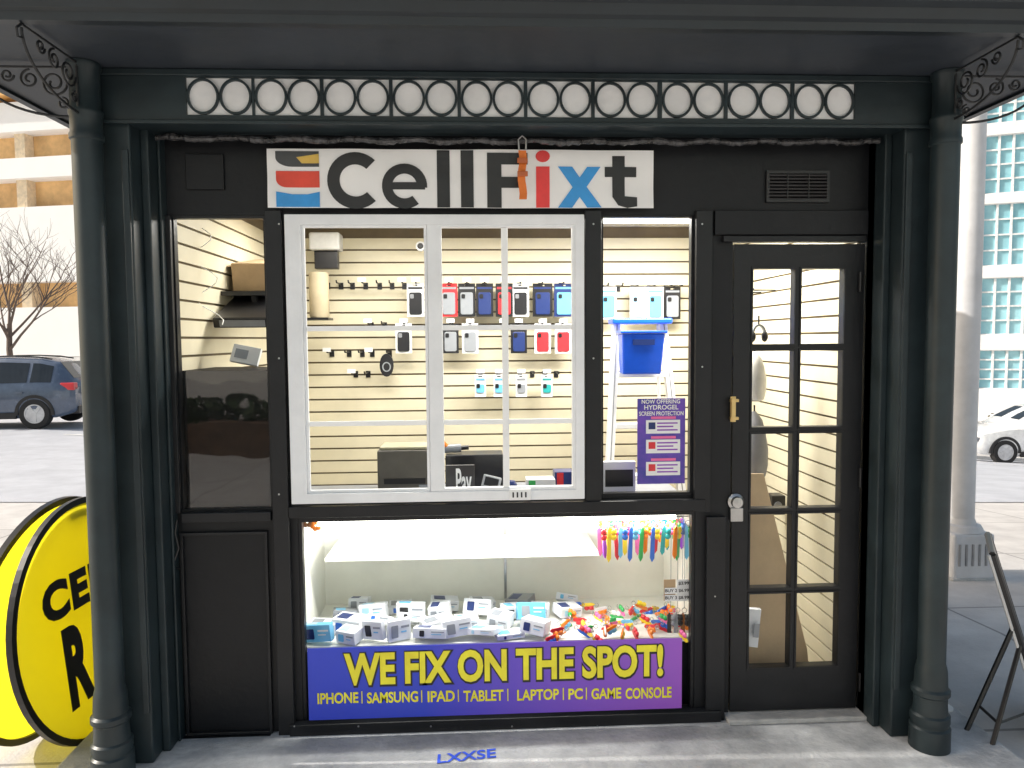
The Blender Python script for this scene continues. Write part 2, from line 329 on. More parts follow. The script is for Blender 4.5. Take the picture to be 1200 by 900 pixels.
def bracket(cx, cy, du, nm='scroll_bracket'):
    du = Vector(du); mb = MB(); H_ = .17
    def tb(pts, r=.004): mb.tube([Vector((cx, cy, 0))+du*u+Vector((0, 0, z)) for u, z in pts], r, 6)
    z0 = zS-.015
    tb([(.05, z0-H_), (.05, z0)], .0045); tb([(.05, z0), (.36, z0)], .0045)
    tb([(.05+.31*sin(t*pi/2/12), z0-H_+(H_-.01)*(1-cos(t*pi/2/12))) for t in range(13)], .005)
    tb(spiral(.104, z0-.054, .046, pi, 1.6)); tb(spiral(.187, z0-.041, .033, pi/2, -1.5)); tb(spiral(.262, z0-.028, .023, pi, 1.4)); tb(spiral(.076, z0-.124, .020, pi/2, 1.4))
    tb([(.36, z0), (.385, z0-.02), (.38, z0-.045), (.36, z0-.04)])
    mb.build(nm, IRON, K, smooth=True)
for cx, s in ((cxL, -1), (cxR, 1)): bracket(cx, -.27, (0, -1, 0)); bracket(cx, -.27, (s, 0, 0))
MB().box(xIL-.14, xIL-.02, .121, 1.74, SL, zS-.001).build('side_wall', GREEN, K); MB().box(xIR+.02, xIR+.14, .121, 1.74, SL, zS-.001).build('side_wall', GREEN, K)
MB().box(xIL-.14, xIR+.14, 1.741, 1.8, SL, zS-.001).build('rear_wall', GREEN, K)
MB().box(xIL-.019, xIR+.019, .052, 1.74, SL+.001, SL+.02).build('floor', LINO, K)
MB().box(xIL-.019, xIR+.019, .052, 1.74, zCE, zCE+.03).build('ceiling', mat('ceiling_white', (.75, .72, .62), .7), K)
def slats(kind):
    back, mb = MB(), MB(); z = SL+.03; pt = .0762
    if kind == 'b': back.box(xIL, xIR, YBK+.013, YBK+.03, SL+.021, zCE-.001)
    else:
        x = xIL if kind == 'l' else xIR; s = -1 if kind == 'l' else 1
        back.box(min(x, x+s*.018), max(x, x+s*.018), .06, YBK+.012, SL+.021, zCE-.001)
    while z+pt < zCE:
        if kind == 'b': mb.box(xIL+.012, xIR-.012, YBK, YBK+.0125, z, z+pt-.0105)
        elif kind == 'l': mb.box(xIL+.0005, xIL+.012, .06, YBK+.012, z, z+pt-.0105)
        else: mb.box(xIR-.012, xIR-.0005, .06, YBK+.012, z, z+pt-.0105)
        z += pt
    w = back.build('slatwall_backing', GROOVE, K); mb.build('slatwall', CREAM, w)
for k in 'blr': slats(k)
DZ = P(600, 752, .05).z; DT = P(600, 600, 0).z; dx0, dx1 = hD[0], hD[1]; DY = .55
CASEW = mat('case_laminate', (.86, .86, .78), .5, var=.03)
MB().box(dx0-.02, dx1+.02, .051, DY, DZ-.02, DZ).build('display_floor', CASEW, K)
MB().box(dx0-.02, dx1+.02, DY, DY+.012, DZ-.02, DT-.02).build('display_back', CASEW, K)
MB().box(dx0-.021, dx0-.009, .051, DY, DZ+.0005, DT-.02).build('display_side', CASEW, K); MB().box(dx1+.009, dx1+.021, .051, DY, DZ+.0005, DT-.02).build('display_side', CASEW, K)
MB().box(xIL+.013, dx1+.022, .051, DY+.06, DT-.018, DT+.004).build('counter', GREY, K, bevel=.003)
MB().box(dx0-.02, dx1+.02, .08, DY, SL+.021, DZ-.022).build('cabinet', BLACK, K)
a = P(592, 650, DY-.004); MB().box(a.x-.006, a.x+.006, DY-.006, DY-.0005, DZ+.01, DT-.02).build('shelf_standard', STEEL, K)
zsh = P(600, 650, .2).z; MB().box(P(380, 640, .2).x, P(702, 640, .2).x, .2, DY-.008, zsh-.014, zsh).build('display_shelf', CASEW, K, bevel=.002)
MB().box(xIL+.013, hL[1]+.05, .055, .45, DT+.005, zPan).build('cabinet', DARKB, K)
EM = mat('lit_tube', (1, .97, .88), emit=7)
def fixture(x0, x1, y, z, label, w=.04, h=.02, vis=True):
    t = thing('tube_light', label, 'light', ((x0+x1)/2, y, z))
    MB().box(x0, x1, y-w/2, y+w/2, z+.012, z+.03).build('housing', WHT, t)
    MB().tube([(x0+.01, y, z), (x1-.01, y, z)], .011, 10).build('tube', EM, t, smooth=True)
fixture(P(640, 260, 1.2).x, P(815, 260, 1.2).x, 1.2, zCE-.031, 'lit ceiling tube light above the stepladder at the top of the right window')
fixture(P(340, 260, 1.1).x, P(560, 260, 1.1).x, 1.1, zCE-.031, 'lit ceiling tube light over the left side of the shop')
fixture(dx0+.05, dx1-.05, .09, DT-.055, 'lit tube light under the counter along the top of the display case')
def area(x, y, z, sx, sy, w, col=(1, .95, .84)):
    l = bpy.data.lights.new('lamp', 'AREA'); l.shape = 'RECTANGLE'; l.size = sx; l.size_y = sy; l.energy = w; l.color = col
    o = bpy.data.objects.new('lamp', l); o.location = (x, y, z); COL.objects.link(o); return o
area(.2, .8, zCE-.06, 2.2, .3, 52, (1, .97, .90)); area(1.1, .7, zCE-.06, .5, .5, 26, (1, .96, .88))
la = area((dx0+dx1)/2, .12, DT-.075, 1.5, .05, 11, (1, .99, .94)); la.rotation_euler = (radians(25), 0, 0)

# ================= HANGING SIGNS =================
bx = R(312, 174, 767, 243, -.06)
B = thing('shop_banner', 'white vinyl banner with big black, red and blue shop name hung above the windows', 'banner', ((bx[0]+bx[1])/2, -.05, bx[2]))
gr = MB(); nx, nz = 90, 14
def wav(x, z): return .0028*sin(x*9+z*14)+.0018*sin(x*23-z*9)+.0012*sin(z*40+x*5)
vs = []; fs = []
for j in range(nz+1):
    for i in range(nx+1):
        x = bx[0]+(bx[1]-bx[0])*i/nx; z = bx[2]+(bx[3]-bx[2])*j/nz; vs.append((x, -.045+wav(x, z), z))
for j in range(nz):
    for i in range(nx): q = j*(nx+1)+i; fs.append((q, q+1, q+nx+2, q+nx+1))
gr.add(vs, fs).build('sheet', BAN, B, smooth=True, recalc=False)
def bu(px): return bx[0]+(px-312)/455*(bx[1]-bx[0])
def bv(py): return bx[3]-(py-174)/69*(bx[3]-bx[2])
def glyph(mb, m, name='lettering'):
    bm = bmesh.new(); vv = [bm.verts.new(v) for v in mb.v]
    for f in mb.f: bm.faces.new([vv[i] for i in f])
    for _ in range(3):
        es = [e for e in bm.edges if e.calc_length() > .03]
        if es: bmesh.ops.subdivide_edges(bm, edges=es, cuts=1, use_grid_fill=True)
    bmesh.ops.triangulate(bm, faces=bm.faces)
    for v in bm.verts: v.co.y += wav(v.co.x, v.co.z)
    bm.verts.index_update(); r = MB().add([v.co for v in bm.verts], [tuple(v.index for v in f.verts) for f in bm.faces]); bm.free()
    return r.build(name, m, B, recalc=False)
Y0, Y1 = -.0478, -.0468
sx = bu(313)-bu(312); sz = bv(174)-bv(175)
def gq(mb, *pts): mb.prism([(bu(x), bv(y)) for x, y in pts][::-1], Y0, Y1)
mk = MB(); mk.arc(bu(414), bv(211), 33*sx, 33*sz, 14.5*sx, 14.5*sz, radians(46), radians(314), Y0, Y1, 30)
glyph(mk, INK)
mk = MB(); mk.arc(bu(471), bv(217.5), 26.5*sx, 26.5*sz, 12*sx, 12*sz, radians(-4), radians(308), Y0, Y1, 30); gq(mk, (452, 213), (495, 213), (495, 221.5), (452, 221.5)); glyph(mk, INK)
for a_, b_ in ((509, 524), (537, 552)):
    mk = MB(); gq(mk, (a_, 175), (b_, 175), (b_, 242.5), (a_, 242.5)); glyph(mk, INK)
mk = MB(); gq(mk, (568, 178), (585, 178), (585, 242.5), (568, 242.5)); gq(mk, (585, 178), (616, 178), (616, 191.5), (585, 191.5)); gq(mk, (585, 206), (610, 206), (610, 219), (585, 219)); glyph(mk, INK)
mk = MB(); gq(mk, (626, 194), (642, 194), (642, 242.5), (626, 242.5)); mk.arc(bu(634), bv(182), 8.5*sx, 7*sz, 8.4*sx, 6.9*sz, 0, 2*pi, Y0, Y1, 16); glyph(mk, RED)
mk = MB(); gq(mk, (652, 194), (669, 194), (704, 242.5), (687, 242.5)); glyph(mk, BLUEI)
mk = MB(); gq(mk, (687, 194), (703, 194), (669, 242.5), (652, 242.5)); mk.xf(Matrix.Translation((0, -.0003, 0))); glyph(mk, BLUEI)
mk = MB(); gq(mk, (717, 181), (732, 181), (732, 236), (717, 230)); gq(mk, (708, 194), (717, 194), (717, 206), (708, 206)); gq(mk, (732, 194), (746, 194), (746, 206), (732, 206)); gq(mk, (717, 230), (732, 229), (747, 230), (747, 241), (735, 243), (724, 240)); glyph(mk, INK)
def bar(y0, y1, m, cut=0):
    mk = MB(); h = y1-y0; n = 8; pts = [(322, y0), (372, y0), (372, y1)]
    if cut == 1: pts += [(340-18*sin(pi/2*t/n), y1-h*.6*(1-cos(pi/2*t/n))) for t in range(n+1)]
    elif cut == 2: pts += [(334-12*sin(pi/2*t/n), y1-h*.5*(1-cos(pi/2*t/n))) for t in range(n+1)]
    if cut == 3: pts = [(322, y0), (340, y0+3), (358, y0+3), (372, y0), (372, y1), (322, y1)]
    gq(mk, *pts); glyph(mk, m, 'emblem')
bar(177, 195, mat('grey_ink', (.06, .065, .07), .4, bump=.4, bscale=5), 1); bar(200, 219, mat('red_orange_ink', (.78, .07, .04), .4, bump=.4, bscale=5), 2); bar(224, 242, BLUEI, 3)
mk = MB(); gq(mk, (346, 184), (372, 180), (372, 191), (352, 191)); mk.xf(Matrix.Translation((0, -.0006, 0))); glyph(mk, mat('gold_ink', (.75, .5, .1), .4), 'emblem')
a = P(612, 165, -.13)
T = thing('ratchet_strap', 'orange webbing strap with steel hook hanging over the shop banner', 'strap', (a.x, -.13, P(612, 232, -.13).z))
mb = MB(); z1, z0 = P(612, 176, -.13).z, P(612, 233, -.13).z; ys_ = -.128
for i in range(8):
    za, zb_ = z1+(z0-z1)*i/8, z1+(z0-z1)*(i+1)/8; f1, f2 = .004*sin(i*1.1), .004*sin((i+1)*1.1)
    mb.add([(a.x-.015+f1, ys_+f1, za), (a.x+.014+f1, ys_+f1, za), (a.x+.014+f2, ys_+f2, zb_), (a.x-.015+f2, ys_+f2, zb_), (a.x-.015+f1, ys_+.006+f1, za), (a.x+.014+f1, ys_+.006+f1, za), (a.x+.014+f2, ys_+.006+f2, zb_), (a.x-.015+f2, ys_+.006+f2, zb_)], [(0,1,2,3),(7,6,5,4),(0,3,7,4),(1,5,6,2),(0,4,5,1),(3,2,6,7)])
mb.build('webbing', ORANGE, T)
for zz in (z1-.05, z1-.10): MB().box(a.x-.02, a.x+.02, ys_-.011, ys_-.0062, zz, zz+.02).build('keeper', mat('orange_clip', (.5, .12, .03), .4), T, bevel=.002)
MB().tube([(a.x-.012, ys_, z1), (a.x-.016, ys_, z1+.04), (a.x, ys_, z1+.055), (a.x+.016, ys_, z1+.04), (a.x+.014, ys_, z1+.005)], .0035, 8).build('hook', STEEL, T, smooth=True)
PL = mat('crumpled_film', (.06, .06, .065), .10, var=.7, scale=22, bump=1.0, bscale=40)
mb = MB(); n = 220; xa, xb = P(182, 160, -.1).x, P(1030, 165, -.1).x; zc = (P(600, 153, -.1).z+P(600, 172, -.1).z)/2-.004
pts = [(xa+(xb-xa)*i/n, -.10+random.uniform(-.003, .003), zc-.006*sin(pi*i/n)+.004*sin(i*.35)+random.uniform(-.0015, .0015)) for i in range(n+1)]
mb.tube(pts, [.0115+random.uniform(-.003, .003) for _ in pts], 8)
mb.build('rolled_plastic_sheet', PL, smooth=False, label='crumpled dark clear plastic sheet rolled up under the ring beam', cat='plastic sheet')
def gradmat(name, c0, c1, x0, x1_):
    m = bpy.data.materials.new(name); m.use_nodes = True; nt = m.node_tree; b = nt.nodes['Principled BSDF']
    tc = nt.nodes.new('ShaderNodeTexCoord'); sp = nt.nodes.new('ShaderNodeSeparateXYZ'); mr = nt.nodes.new('ShaderNodeMapRange'); cr = nt.nodes.new('ShaderNodeValToRGB')
    nt.links.new(tc.outputs['Object'], sp.inputs[0]); nt.links.new(sp.outputs['X'], mr.inputs['Value']); mr.inputs['From Min'].default_value = x0; mr.inputs['From Max'].default_value = x1_
    cr.color_ramp.elements[0].color = (*c0, 1); cr.color_ramp.elements[1].color = (*c1, 1); cr.color_ramp.elements[0].position = .3
    nt.links.new(mr.outputs[0], cr.inputs[0]); nt.links.new(cr.outputs[0], b.inputs['Base Color']); b.inputs['Roughness'].default_value = .35
    nz = nt.nodes.new('ShaderNodeTexNoise'); nz.inputs['Scale'].default_value = 6; nt.links.new(tc.outputs['Object'], nz.inputs['Vector'])
    bp = nt.nodes.new('ShaderNodeBump'); bp.inputs['Strength'].default_value = .3; bp.inputs['Distance'].default_value = .01; nt.links.new(nz.outputs[0], bp.inputs['Height']); nt.links.new(bp.outputs[0], b.inputs['Normal'])
    return m
lb = R(361, 754, 799, 837, -.045)
LB = thing('lower_banner', 'blue to purple banner with yellow slogan below the display window', 'banner', ((lb[0]+lb[1])/2, -.045, lb[2]))
hw = (lb[1]-lb[0])/2
MB().box(lb[0], lb[1], -.045, -.042, lb[2], lb[3]).build('sheet', gradmat('blue_purple_print', (.03, .06, .62), (.34, .10, .60), -hw, hw), LB)
t = R(403, 760, 777, 798, -.046); text('WE FIX ON THE SPOT!', t[0], t[1], t[2], t[3], -.0465, YEL, LB, off=.038, outline=.04, om=INK)
segs = [('IPHONE', 372, 420), ('|', 423, 426), ('SAMSUNG', 430, 490), ('|', 493, 496), ('IPAD', 501, 533), ('|', 536, 539), ('TABLET', 543, 590), ('|', 594, 597), ('LAPTOP', 606, 655), ('|', 659, 662), ('PC', 666, 683), ('|', 686, 689), ('GAME', 693, 728), ('CONSOLE', 733, 787)]
for s_, a_, b_ in segs:
    yc = 818-(a_-372)/415*7
    t = R(a_, yc-6.5 if s_ != '|' else yc-7, b_, yc+6.5 if s_ != '|' else yc+7, -.046)
    if s_ == '|': MB().box(t[0]+.002, t[0]+.006, -.0470, -.0455, t[2], t[3]).build('lettering', YEL, LB)
    else: text(s_, t[0], t[1], t[2], t[3], -.0465, YEL, LB, off=.028)
pp = R(747, 467, 803, 567, .01)
PO = thing('price_poster', 'purple and navy screen protection poster in the right window', 'poster', ((pp[0]+pp[1])/2, .012, pp[2]))
MB().box(pp[0], pp[1], .012, .014, pp[2], pp[3]).build('sheet', mat('poster_print', (.18, .07, .50), .4, col2=(.03, .05, .30), scale=8), PO)
def pl(x0, y0, x1_, y1, s_, m=WINK): t = R(x0, y0, x1_, y1, .011); text(s_, t[0], t[1], t[2], t[3], .0112, m, PO, off=.015)
pl(752, 468, 797, 473, 'NOW OFFERING'); pl(755, 474.5, 795, 480, 'HYDROGEL'); pl(749, 482, 801, 487, 'SCREEN PROTECTION')
for yy in (492, 515, 541):
    t = R(757, yy, 797, yy+16, .011); MB().box(t[0], t[1], .0100, .0112, t[2], t[3]).build('price_panel', WHT, PO, bevel=.002)
    t2 = R(760, yy+3, 768, yy+11, .01); MB().box(t2[0], t2[1], .0090, .0098, t2[2], t2[3]).build('icon', cm('red' if yy != 492 else 'dark blue'), PO)
    t2 = R(763, yy-4, 792, yy-1, .01); MB().box(t2[0], t2[1], .0100, .0112, t2[2], t2[3]).build('heading_bar', cm('pink'), PO)
    q = MB()
    for k in range(3):
        t2 = R(770, yy+3+k*4, 794-5*(k % 2), yy+4.6+k*4, .01); q.box(t2[0], t2[1], .0090, .0098, t2[2], t2[3])
    q.build('small_print', cm('purple'), PO)

# ================= BACK WALL STOCK =================
def hook(px, py, label, group='black hooks on the cream slatwall', L=.16, tag=True, Y=YBK):
    yt = Y-L; p = P(px, py, yt); t = thing('wall_hook', label, 'hook', (p.x, Y, p.z), group=group)
    MB().box(p.x-.014, p.x+.014, Y-.006, Y-.0005, p.z-.03, p.z+.01).build('back_plate', BLK, t)
    MB().tube([(p.x, Y-.006, p.z), (p.x, yt+.01, p.z), (p.x, yt, p.z+.012)], .0045, 6).build('rod', BLK, t)
    if tag: MB().box(p.x-.024, p.x+.024, yt-.004, yt-.002, p.z+.004, p.z+.028).build('price_tag', WHT, t)
    return p
def rrect(w, h, r, n=4):
    pts = []
    for cx, cz, a in ((w/2-r, -h/2+r, -pi/2), (w/2-r, h/2-r, 0), (-w/2+r, h/2-r, pi/2), (-w/2+r, -h/2+r, pi)):
        for i in range(n+1): pts.append((cx+r*cos(a+pi/2*i/n), cz+r*sin(a+pi/2*i/n)))
    return pts
def package(px, py0, py1, wpx, card, inner, label, style='case', Y=YBK-.11):
    a = R(px-wpx/2, py0, px+wpx/2, py1, Y); w, h = a[1]-a[0], a[3]-a[2]; cx, cz = (a[0]+a[1])/2, (a[2]+a[3])/2
    t = thing('phone_case_package', label, 'phone case', (cx, Y, a[2]), group='packaged accessories on the back wall')
    MB().holed(a[0], a[1], a[2], a[3]+.02, Y, Y+.018, [(cx-.012, cx+.012, a[3]+.004, a[3]+.012)]).build('pack', cm(card) if card != 'white' else CARD, t)
    ih = h*.74 if style == 'case' else h*.45; iz = cz-h*.06
    q = MB().prism([(cx+x, iz+z) for x, z in rrect(w*.74, ih, .012)], Y-.008, Y-.0005).build('case', cm(inner), t, bevel=.002)
    MB().prism([(cx-w*.2+x, iz+ih*.32+z) for x, z in rrect(.022, .026, .006)], Y-.0115, Y-.0085).build('camera_cutout', BLK if inner != 'black' else GREY, q)
    MB().box(a[0]+.008, a[1]-.008, Y-.002, Y-.0005, a[3]-.014, a[3]-.002).build('header_strip', cm('light blue' if inner in ('blue', 'white') else inner), t)
row1 = [(487, 'white', 'black'), (526, 'red', 'grey'), (547, 'black', 'grey'), (568, 'black', 'dark blue'), (591, 'black', 'red'), (610, 'white', 'black'), (636, 'black', 'dark blue'), (661, 'dark blue', 'light blue')]
row2 = [(473, 'white', 'black'), (528, 'black', 'grey'), (551, 'white', 'grey'), (608, 'black', 'dark blue'), (636, 'white', 'red'), (660, 'white', 'red')]
row3 = [(563, 'white', 'light blue'), (585, 'white', 'light blue'), (611, 'white', 'grey'), (641, 'white', 'teal')]
rowr = [(713, 'white', 'light blue'), (748, 'white', 'pale blue'), (768, 'white', 'light blue'), (788, 'black', 'grey')]
for i, (x, c1, c2) in enumerate(row1): package(x, 336, 371, 20 if i < 6 else 23, c1, c2, f'{c1} pack with {c2} phone case, {ORD[i]} from left, top row behind sliding window')
for i, (x, c1, c2) in enumerate(row2): package(x, 383, 414, 19, c1, c2, f'{c1} pack with {c2} phone case, {ORD[i]} from left, second row behind sliding window')
for i, (x, c1, c2) in enumerate(row3): package(x, 443, 465, 13, c1, c2, f'small {c1} and {c2} packet, {ORD[i]} from left in lowest row of back wall', 'small')
for i, (x, c1, c2) in enumerate(rowr): package(x, 340, 374, 19, c1, c2, f'{c1} pack with {c2} case, {ORD[i]} from left on wall above stepladder')
def hrow(y, xs, nm, L=.16, full=()):
    for i, x in enumerate(xs): hook(x, y, f'{ORD[i]} black hook from left in the {nm} row on the cream back wall', tag=(x in full or i % 3 == 0), L=L)
hrow(331, [378, 394, 408, 424, 441, 456, 471, 487, 526, 547, 568, 591, 610, 636, 661, 678], 'top', full=(487, 526, 547, 568, 591, 610, 636, 661))
hrow(379, [431, 447, 473, 505, 528, 551, 590, 608, 636, 660], 'second', full=(473, 528, 551, 608, 636, 660))
hrow(413, [383, 404, 420, 432, 453], 'third'); hrow(438, [412, 427, 563, 585, 611, 626, 641, 655], 'lowest', full=(563, 585, 611, 641))
for i, x in enumerate([713, 730, 748, 768, 788, 800]): hook(x, 334, f'{ORD[i]} black hook from left on the wall behind the stepladder', tag=i > 1)
p = P(453, 428, YBK-.1); t = thing('earphone_pack', 'small oval black earphone pack hanging alone left of the sliding window stile', 'earphones', (p.x, p.y, p.z-.07))
MB().prism([(p.x+.042*cos(a), p.z+.07*sin(a)) for a in [k*pi/10 for k in range(20)]], p.y, p.y+.015).build('pack', cm('black'), t)
MB().arc(p.x, p.z-.01, .026, .03, .007, .007, 0, 2*pi, p.y-.004, p.y-.0005, 20).build('earphone_ring', cm('grey'), t)
p = P(493, 289, 1.5); t = thing('security_camera', 'small white security camera on the back wall by the window stile', 'camera', (p.x, 1.5, p.z-.04))
MB().lathe([(.028, -.03), (.028, .03)], (p.x, 1.5, p.z), 16, RX).build('housing', WHT, t, smooth=True); MB().lathe([(.018, .0305), (.014, .036)], (p.x, 1.5, p.z), 16, RX).build('lens', BLK, t)
MB().tube([(p.x, 1.53, p.z), (p.x, 1.599, p.z+.03)], .006).build('mount', WHT, t)
a = R(362, 272, 398, 314, 1.3); t = thing('wall_router', 'grey and white router on a black bracket behind the top left of the sliding window', 'router', ((a[0]+a[1])/2, 1.3, a[2]))
MB().box(a[0], a[1], 1.3, 1.42, a[3]-.10, a[3]).build('casing', mat('router_grey', (.5, .5, .48), .4), t, bevel=.01); MB().box(a[0]+.02, a[1]-.02, 1.34, 1.40, a[2], a[3]-.101).build('bracket', BLK, t, bevel=.004)
a = R(360, 318, 382, 372, 1.25); t = thing('paper_roll', 'tan paper roll standing upright at the left edge of the sliding window', 'paper roll', ((a[0]+a[1])/2, 1.3, a[2]))
MB().lathe([(.05, 0), (.056, .01), (.056, a[3]-a[2]-.01), (.05, a[3]-a[2])], ((a[0]+a[1])/2, 1.32, a[2]), 20).build('roll', mat('tan_paper', (.5, .42, .28), .7), t, smooth=True); MB().box(a[0]-.03, a[1]+.01, 1.25, 1.4, a[2]-.014, a[2]-.0005).build('tray', BLK, t)

cz = DT+.0045
def obj_box(px0, py0, px1, Y, dep, name, label, cat, m, hfront=None, extra=None):
    a = R(px0, py0, px1, 560, Y); t = thing(name, label, cat, ((a[0]+a[1])/2, Y+dep/2, cz))
    MB().box(a[0], a[1], Y, Y+dep, cz, a[3]).build('body', m, t, bevel=.006); return t, a
t, a = obj_box(442, 528, 506, .36, .2, 'label_printer', 'dark grey printer with a pale lid on the counter left of the window stile', 'printer', mat('taupe_plastic', (.12, .11, .09), .4))
MB().box(a[0]+.01, a[1]-.01, .37, .54, a[3]+.001, a[3]+.015).build('lid', mat('olive_lid', (.45, .42, .28), .5), t, bevel=.005); MB().box(a[0]+.03, a[1]-.03, .356, .3595, cz+.05, cz+.075).build('paper_slot', BLK, t); MB().box(a[1]-.06, a[1]-.02, .3565, .3595, cz+.03, cz+.045).build('button', cm('grey'), t)
t, a = obj_box(522, 533, 590, .42, .14, 'black_carton', 'open black carton behind the card reader on the counter', 'box', cm('black'))
MB().box(a[0]+.02, a[0]+.12, .40, .418, cz, a[3]-.05).build('flap', cm('grey'), t)
ct = a[3]
p = P(528, 525, .46); t = thing('power_tool', 'small orange and grey hand tool lying on the black carton', 'tool', (p.x, .47, ct))
MB().tube([(p.x-.03, .47, ct+.022), (p.x+.05, .47, ct+.026)], .020, 12).build('barrel', cm('grey'), t, smooth=True); MB().tube([(p.x+.05, .47, ct+.026), (p.x+.085, .47, ct+.028)], .011, 10).build('nozzle', BLK, t)
MB().tube([(p.x-.02, .47, ct+.03), (p.x-.045, .46, ct+.06), (p.x-.05, .455, ct+.085)], [.016, .014, .015], 10).build('grip', cm('orange'), t, smooth=True)
a = R(522, 545, 556, 571, .08); t = thing('payment_sign', 'small black and white contactless payment sign with the word Pay', 'sign', ((a[0]+a[1])/2, .08, cz))
MB().box(a[0], a[1], .08, .088, cz, a[3]).build('plate', cm('black'), t, bevel=.002)
text('Pay', a[0]+.044, a[1]-.012, cz+.022, a[3]-.014, .0785, WHT, t, off=.02)
MB().prism([(a[0]+.025+x, cz+.044+z) for x, z in rrect(.024, .028, .010)], .0775, .0795).build('emblem', WHT, t); MB().prism([(a[0]+.026, cz+.060), (a[0]+.033, cz+.069), (a[0]+.030, cz+.060)], .0775, .0795).build('emblem', WHT, t)
c = P(574, 556, .16); t = thing('card_reader', 'pale grey card reader tilted on the counter right of the payment sign', 'card reader', (c.x, .16, cz))
M = Matrix.Translation((c.x, .16, cz+.062)) @ Matrix.Rotation(-.35, 4, 'X') @ Matrix.Rotation(.25, 4, 'Y')
MB().box(-.04, .04, -.012, .012, -.055, .055, M).build('body', mat('reader_grey', (.55, .57, .6), .35), t, bevel=.005); MB().box(-.03, .03, -.0145, -.0125, .008, .045, M).build('screen', BLK, t); MB().box(-.03, .03, -.0145, -.0125, -.048, -.0, M).build('keypad', cm('light blue'), t)
c = P(598, 556, .26); t = thing('round_gadget', 'dark round lensed gadget beside the card reader', 'gadget', (c.x, .26, cz))
MB().lathe([(.03, 0), (.034, .02), (.03, .06), (.02, .075)], (c.x, .26, cz), 16).build('body', cm('dark blue'), t, smooth=True); MB().lathe([(.018, 0), (.018, .01)], (c.x, .233, cz+.04), 14, RX).build('lens', STEEL, t)
for px, w, h, Y, cn, lab in ((634, 34, -2, .25, 'white', 'low white and green packet lying on the counter near the window latch'), (661, 22, 7, .3, 'dark blue', 'dark box with a red side at the right end of the sliding window sill')):
    a = R(px-w/2, 560-h, px+w/2, 568, Y); t = thing('counter_box', lab, 'box', (a[0], Y, cz)); MB().box(a[0], a[1], Y, Y+.09, cz, a[3]).build('box', cm(cn), t, bevel=.003); MB().box(a[0]+.01, a[0]+.04, Y-.002, Y-.0005, cz+.004, a[3]-.004).build('label', cm('red') if cn == 'dark blue' else cm('green'), t)
a = R(706, 541, 745, 560, .14); t = thing('white_monitor', 'white and black monitor low behind the right window', 'monitor', (a[0], .14, cz))
MB().box(a[0], a[1], .14, .17, cz+.03, a[3]).build('shell', WHT, t, bevel=.004); MB().box(a[0]+.012, a[1]-.012, .137, .1395, cz+.065, a[3]-.035).build('screen', BLK, t); MB().box(a[0]+.03, a[1]-.03, .12, .2, cz, cz+.029).build('stand', GREY, t)
LY = 1.05
LT = P(750, 380, LY); t = thing('stepladder', 'white stepladder with blue top standing behind the right window', 'ladder', (LT.x, LY, SL+.021))
LW = mat('ladder_white', (.93, .94, .97), .3, var=.03)
zt_, zf = LT.z, SL+.021
xl0, xr0, xl1, xr1 = LT.x-.13, LT.x+.13, LT.x-.25, LT.x+.27
def lerp_(a, b, f): return a+(b-a)*f
for s_, xt, xb_ in ((-1, xl0, xl1), (1, xr0, xr1)):
    MB().add([(xt-.018, LY, zt_), (xt+.022, LY, zt_), (xb_+.022, LY-.22, zf), (xb_-.018, LY-.22, zf), (xt-.018, LY+.05, zt_), (xt+.022, LY+.05, zt_), (xb_+.022, LY-.16, zf), (xb_-.018, LY-.16, zf)], [(0,1,2,3),(7,6,5,4),(0,3,7,4),(1,5,6,2),(0,4,5,1),(3,2,6,7)]).build('front_rail', LW, t)
    MB().add([(xt+.000, LY-.004, zt_), (xt+.005, LY-.004, zt_), (xb_+.005, LY-.224, zf), (xb_, LY-.224, zf)], [(0, 1, 2, 3)]).build('rail_groove', GREY, t, recalc=False)
    i_ = .05 if s_ < 0 else -.03
    MB().tube([(xt+i_*.4, LY+.07, zt_), (xb_+i_*1.3, LY+.40, zf)], .010, 6).build('rear_rail', mat('orange_red_rail', (.75, .14, .04), .5) if s_ < 0 else LW, t)
for k in range(1, 6):
    f = k/6; xa = xl0+(xl1-xl0)*f; xb_ = xr0+(xr1-xr0)*f; z = zt_+(zf-zt_)*f; y = LY-.22*f
    MB().box(xa+.022, xb_-.018, y-.01, y+.08, z-.014, z+.014).build('step', LW, t, bevel=.003)
MB().box(xl0-.03, xr0+.04, LY-.05, LY+.1, zt_+.001, zt_+.032).build('top_cap', cm('royal blue'), t, bevel=.008)
a = R(725, 391, 774, 438, LY-.1); t = thing('tool_bin', 'bright blue plastic bin hanging on the front of the stepladder', 'bin', ((a[0]+a[1])/2, LY-.16, a[2]))
w = (a[1]-a[0])/2; cx = (a[0]+a[1])/2
MB().add([(cx-w*.9, LY-.16, a[2]), (cx+w*.9, LY-.16, a[2]), (cx+w*.9, LY-.065, a[2]), (cx-w*.9, LY-.065, a[2]), (cx-w, LY-.2, a[3]), (cx+w, LY-.2, a[3]), (cx+w, LY-.06, a[3]), (cx-w, LY-.06, a[3])], [(0,3,2,1),(0,1,5,4),(1,2,6,5),(2,3,7,6),(3,0,4,7),(4,5,6,7)]).build('tub', cm('royal blue'), t, bevel=.008)
MB().box(cx-w-.01, cx+w+.01, LY-.21, LY-.055, a[3]+.001, a[3]+.014).build('rim', cm('royal blue'), t, bevel=.004); MB().box(cx-w*.5, cx+w*.5, LY-.203, LY-.195, a[3]-.06, a[3]-.03).build('handle', cm('dark blue'), t)
sx_ = xIL+.013
MB().box(sx_, sx_+.22, .55, 1.15, P(280, 345, .8).z-.02, P(280, 345, .8).z).build('wall_shelf', BLK, K)
zz = P(280, 345, .8).z
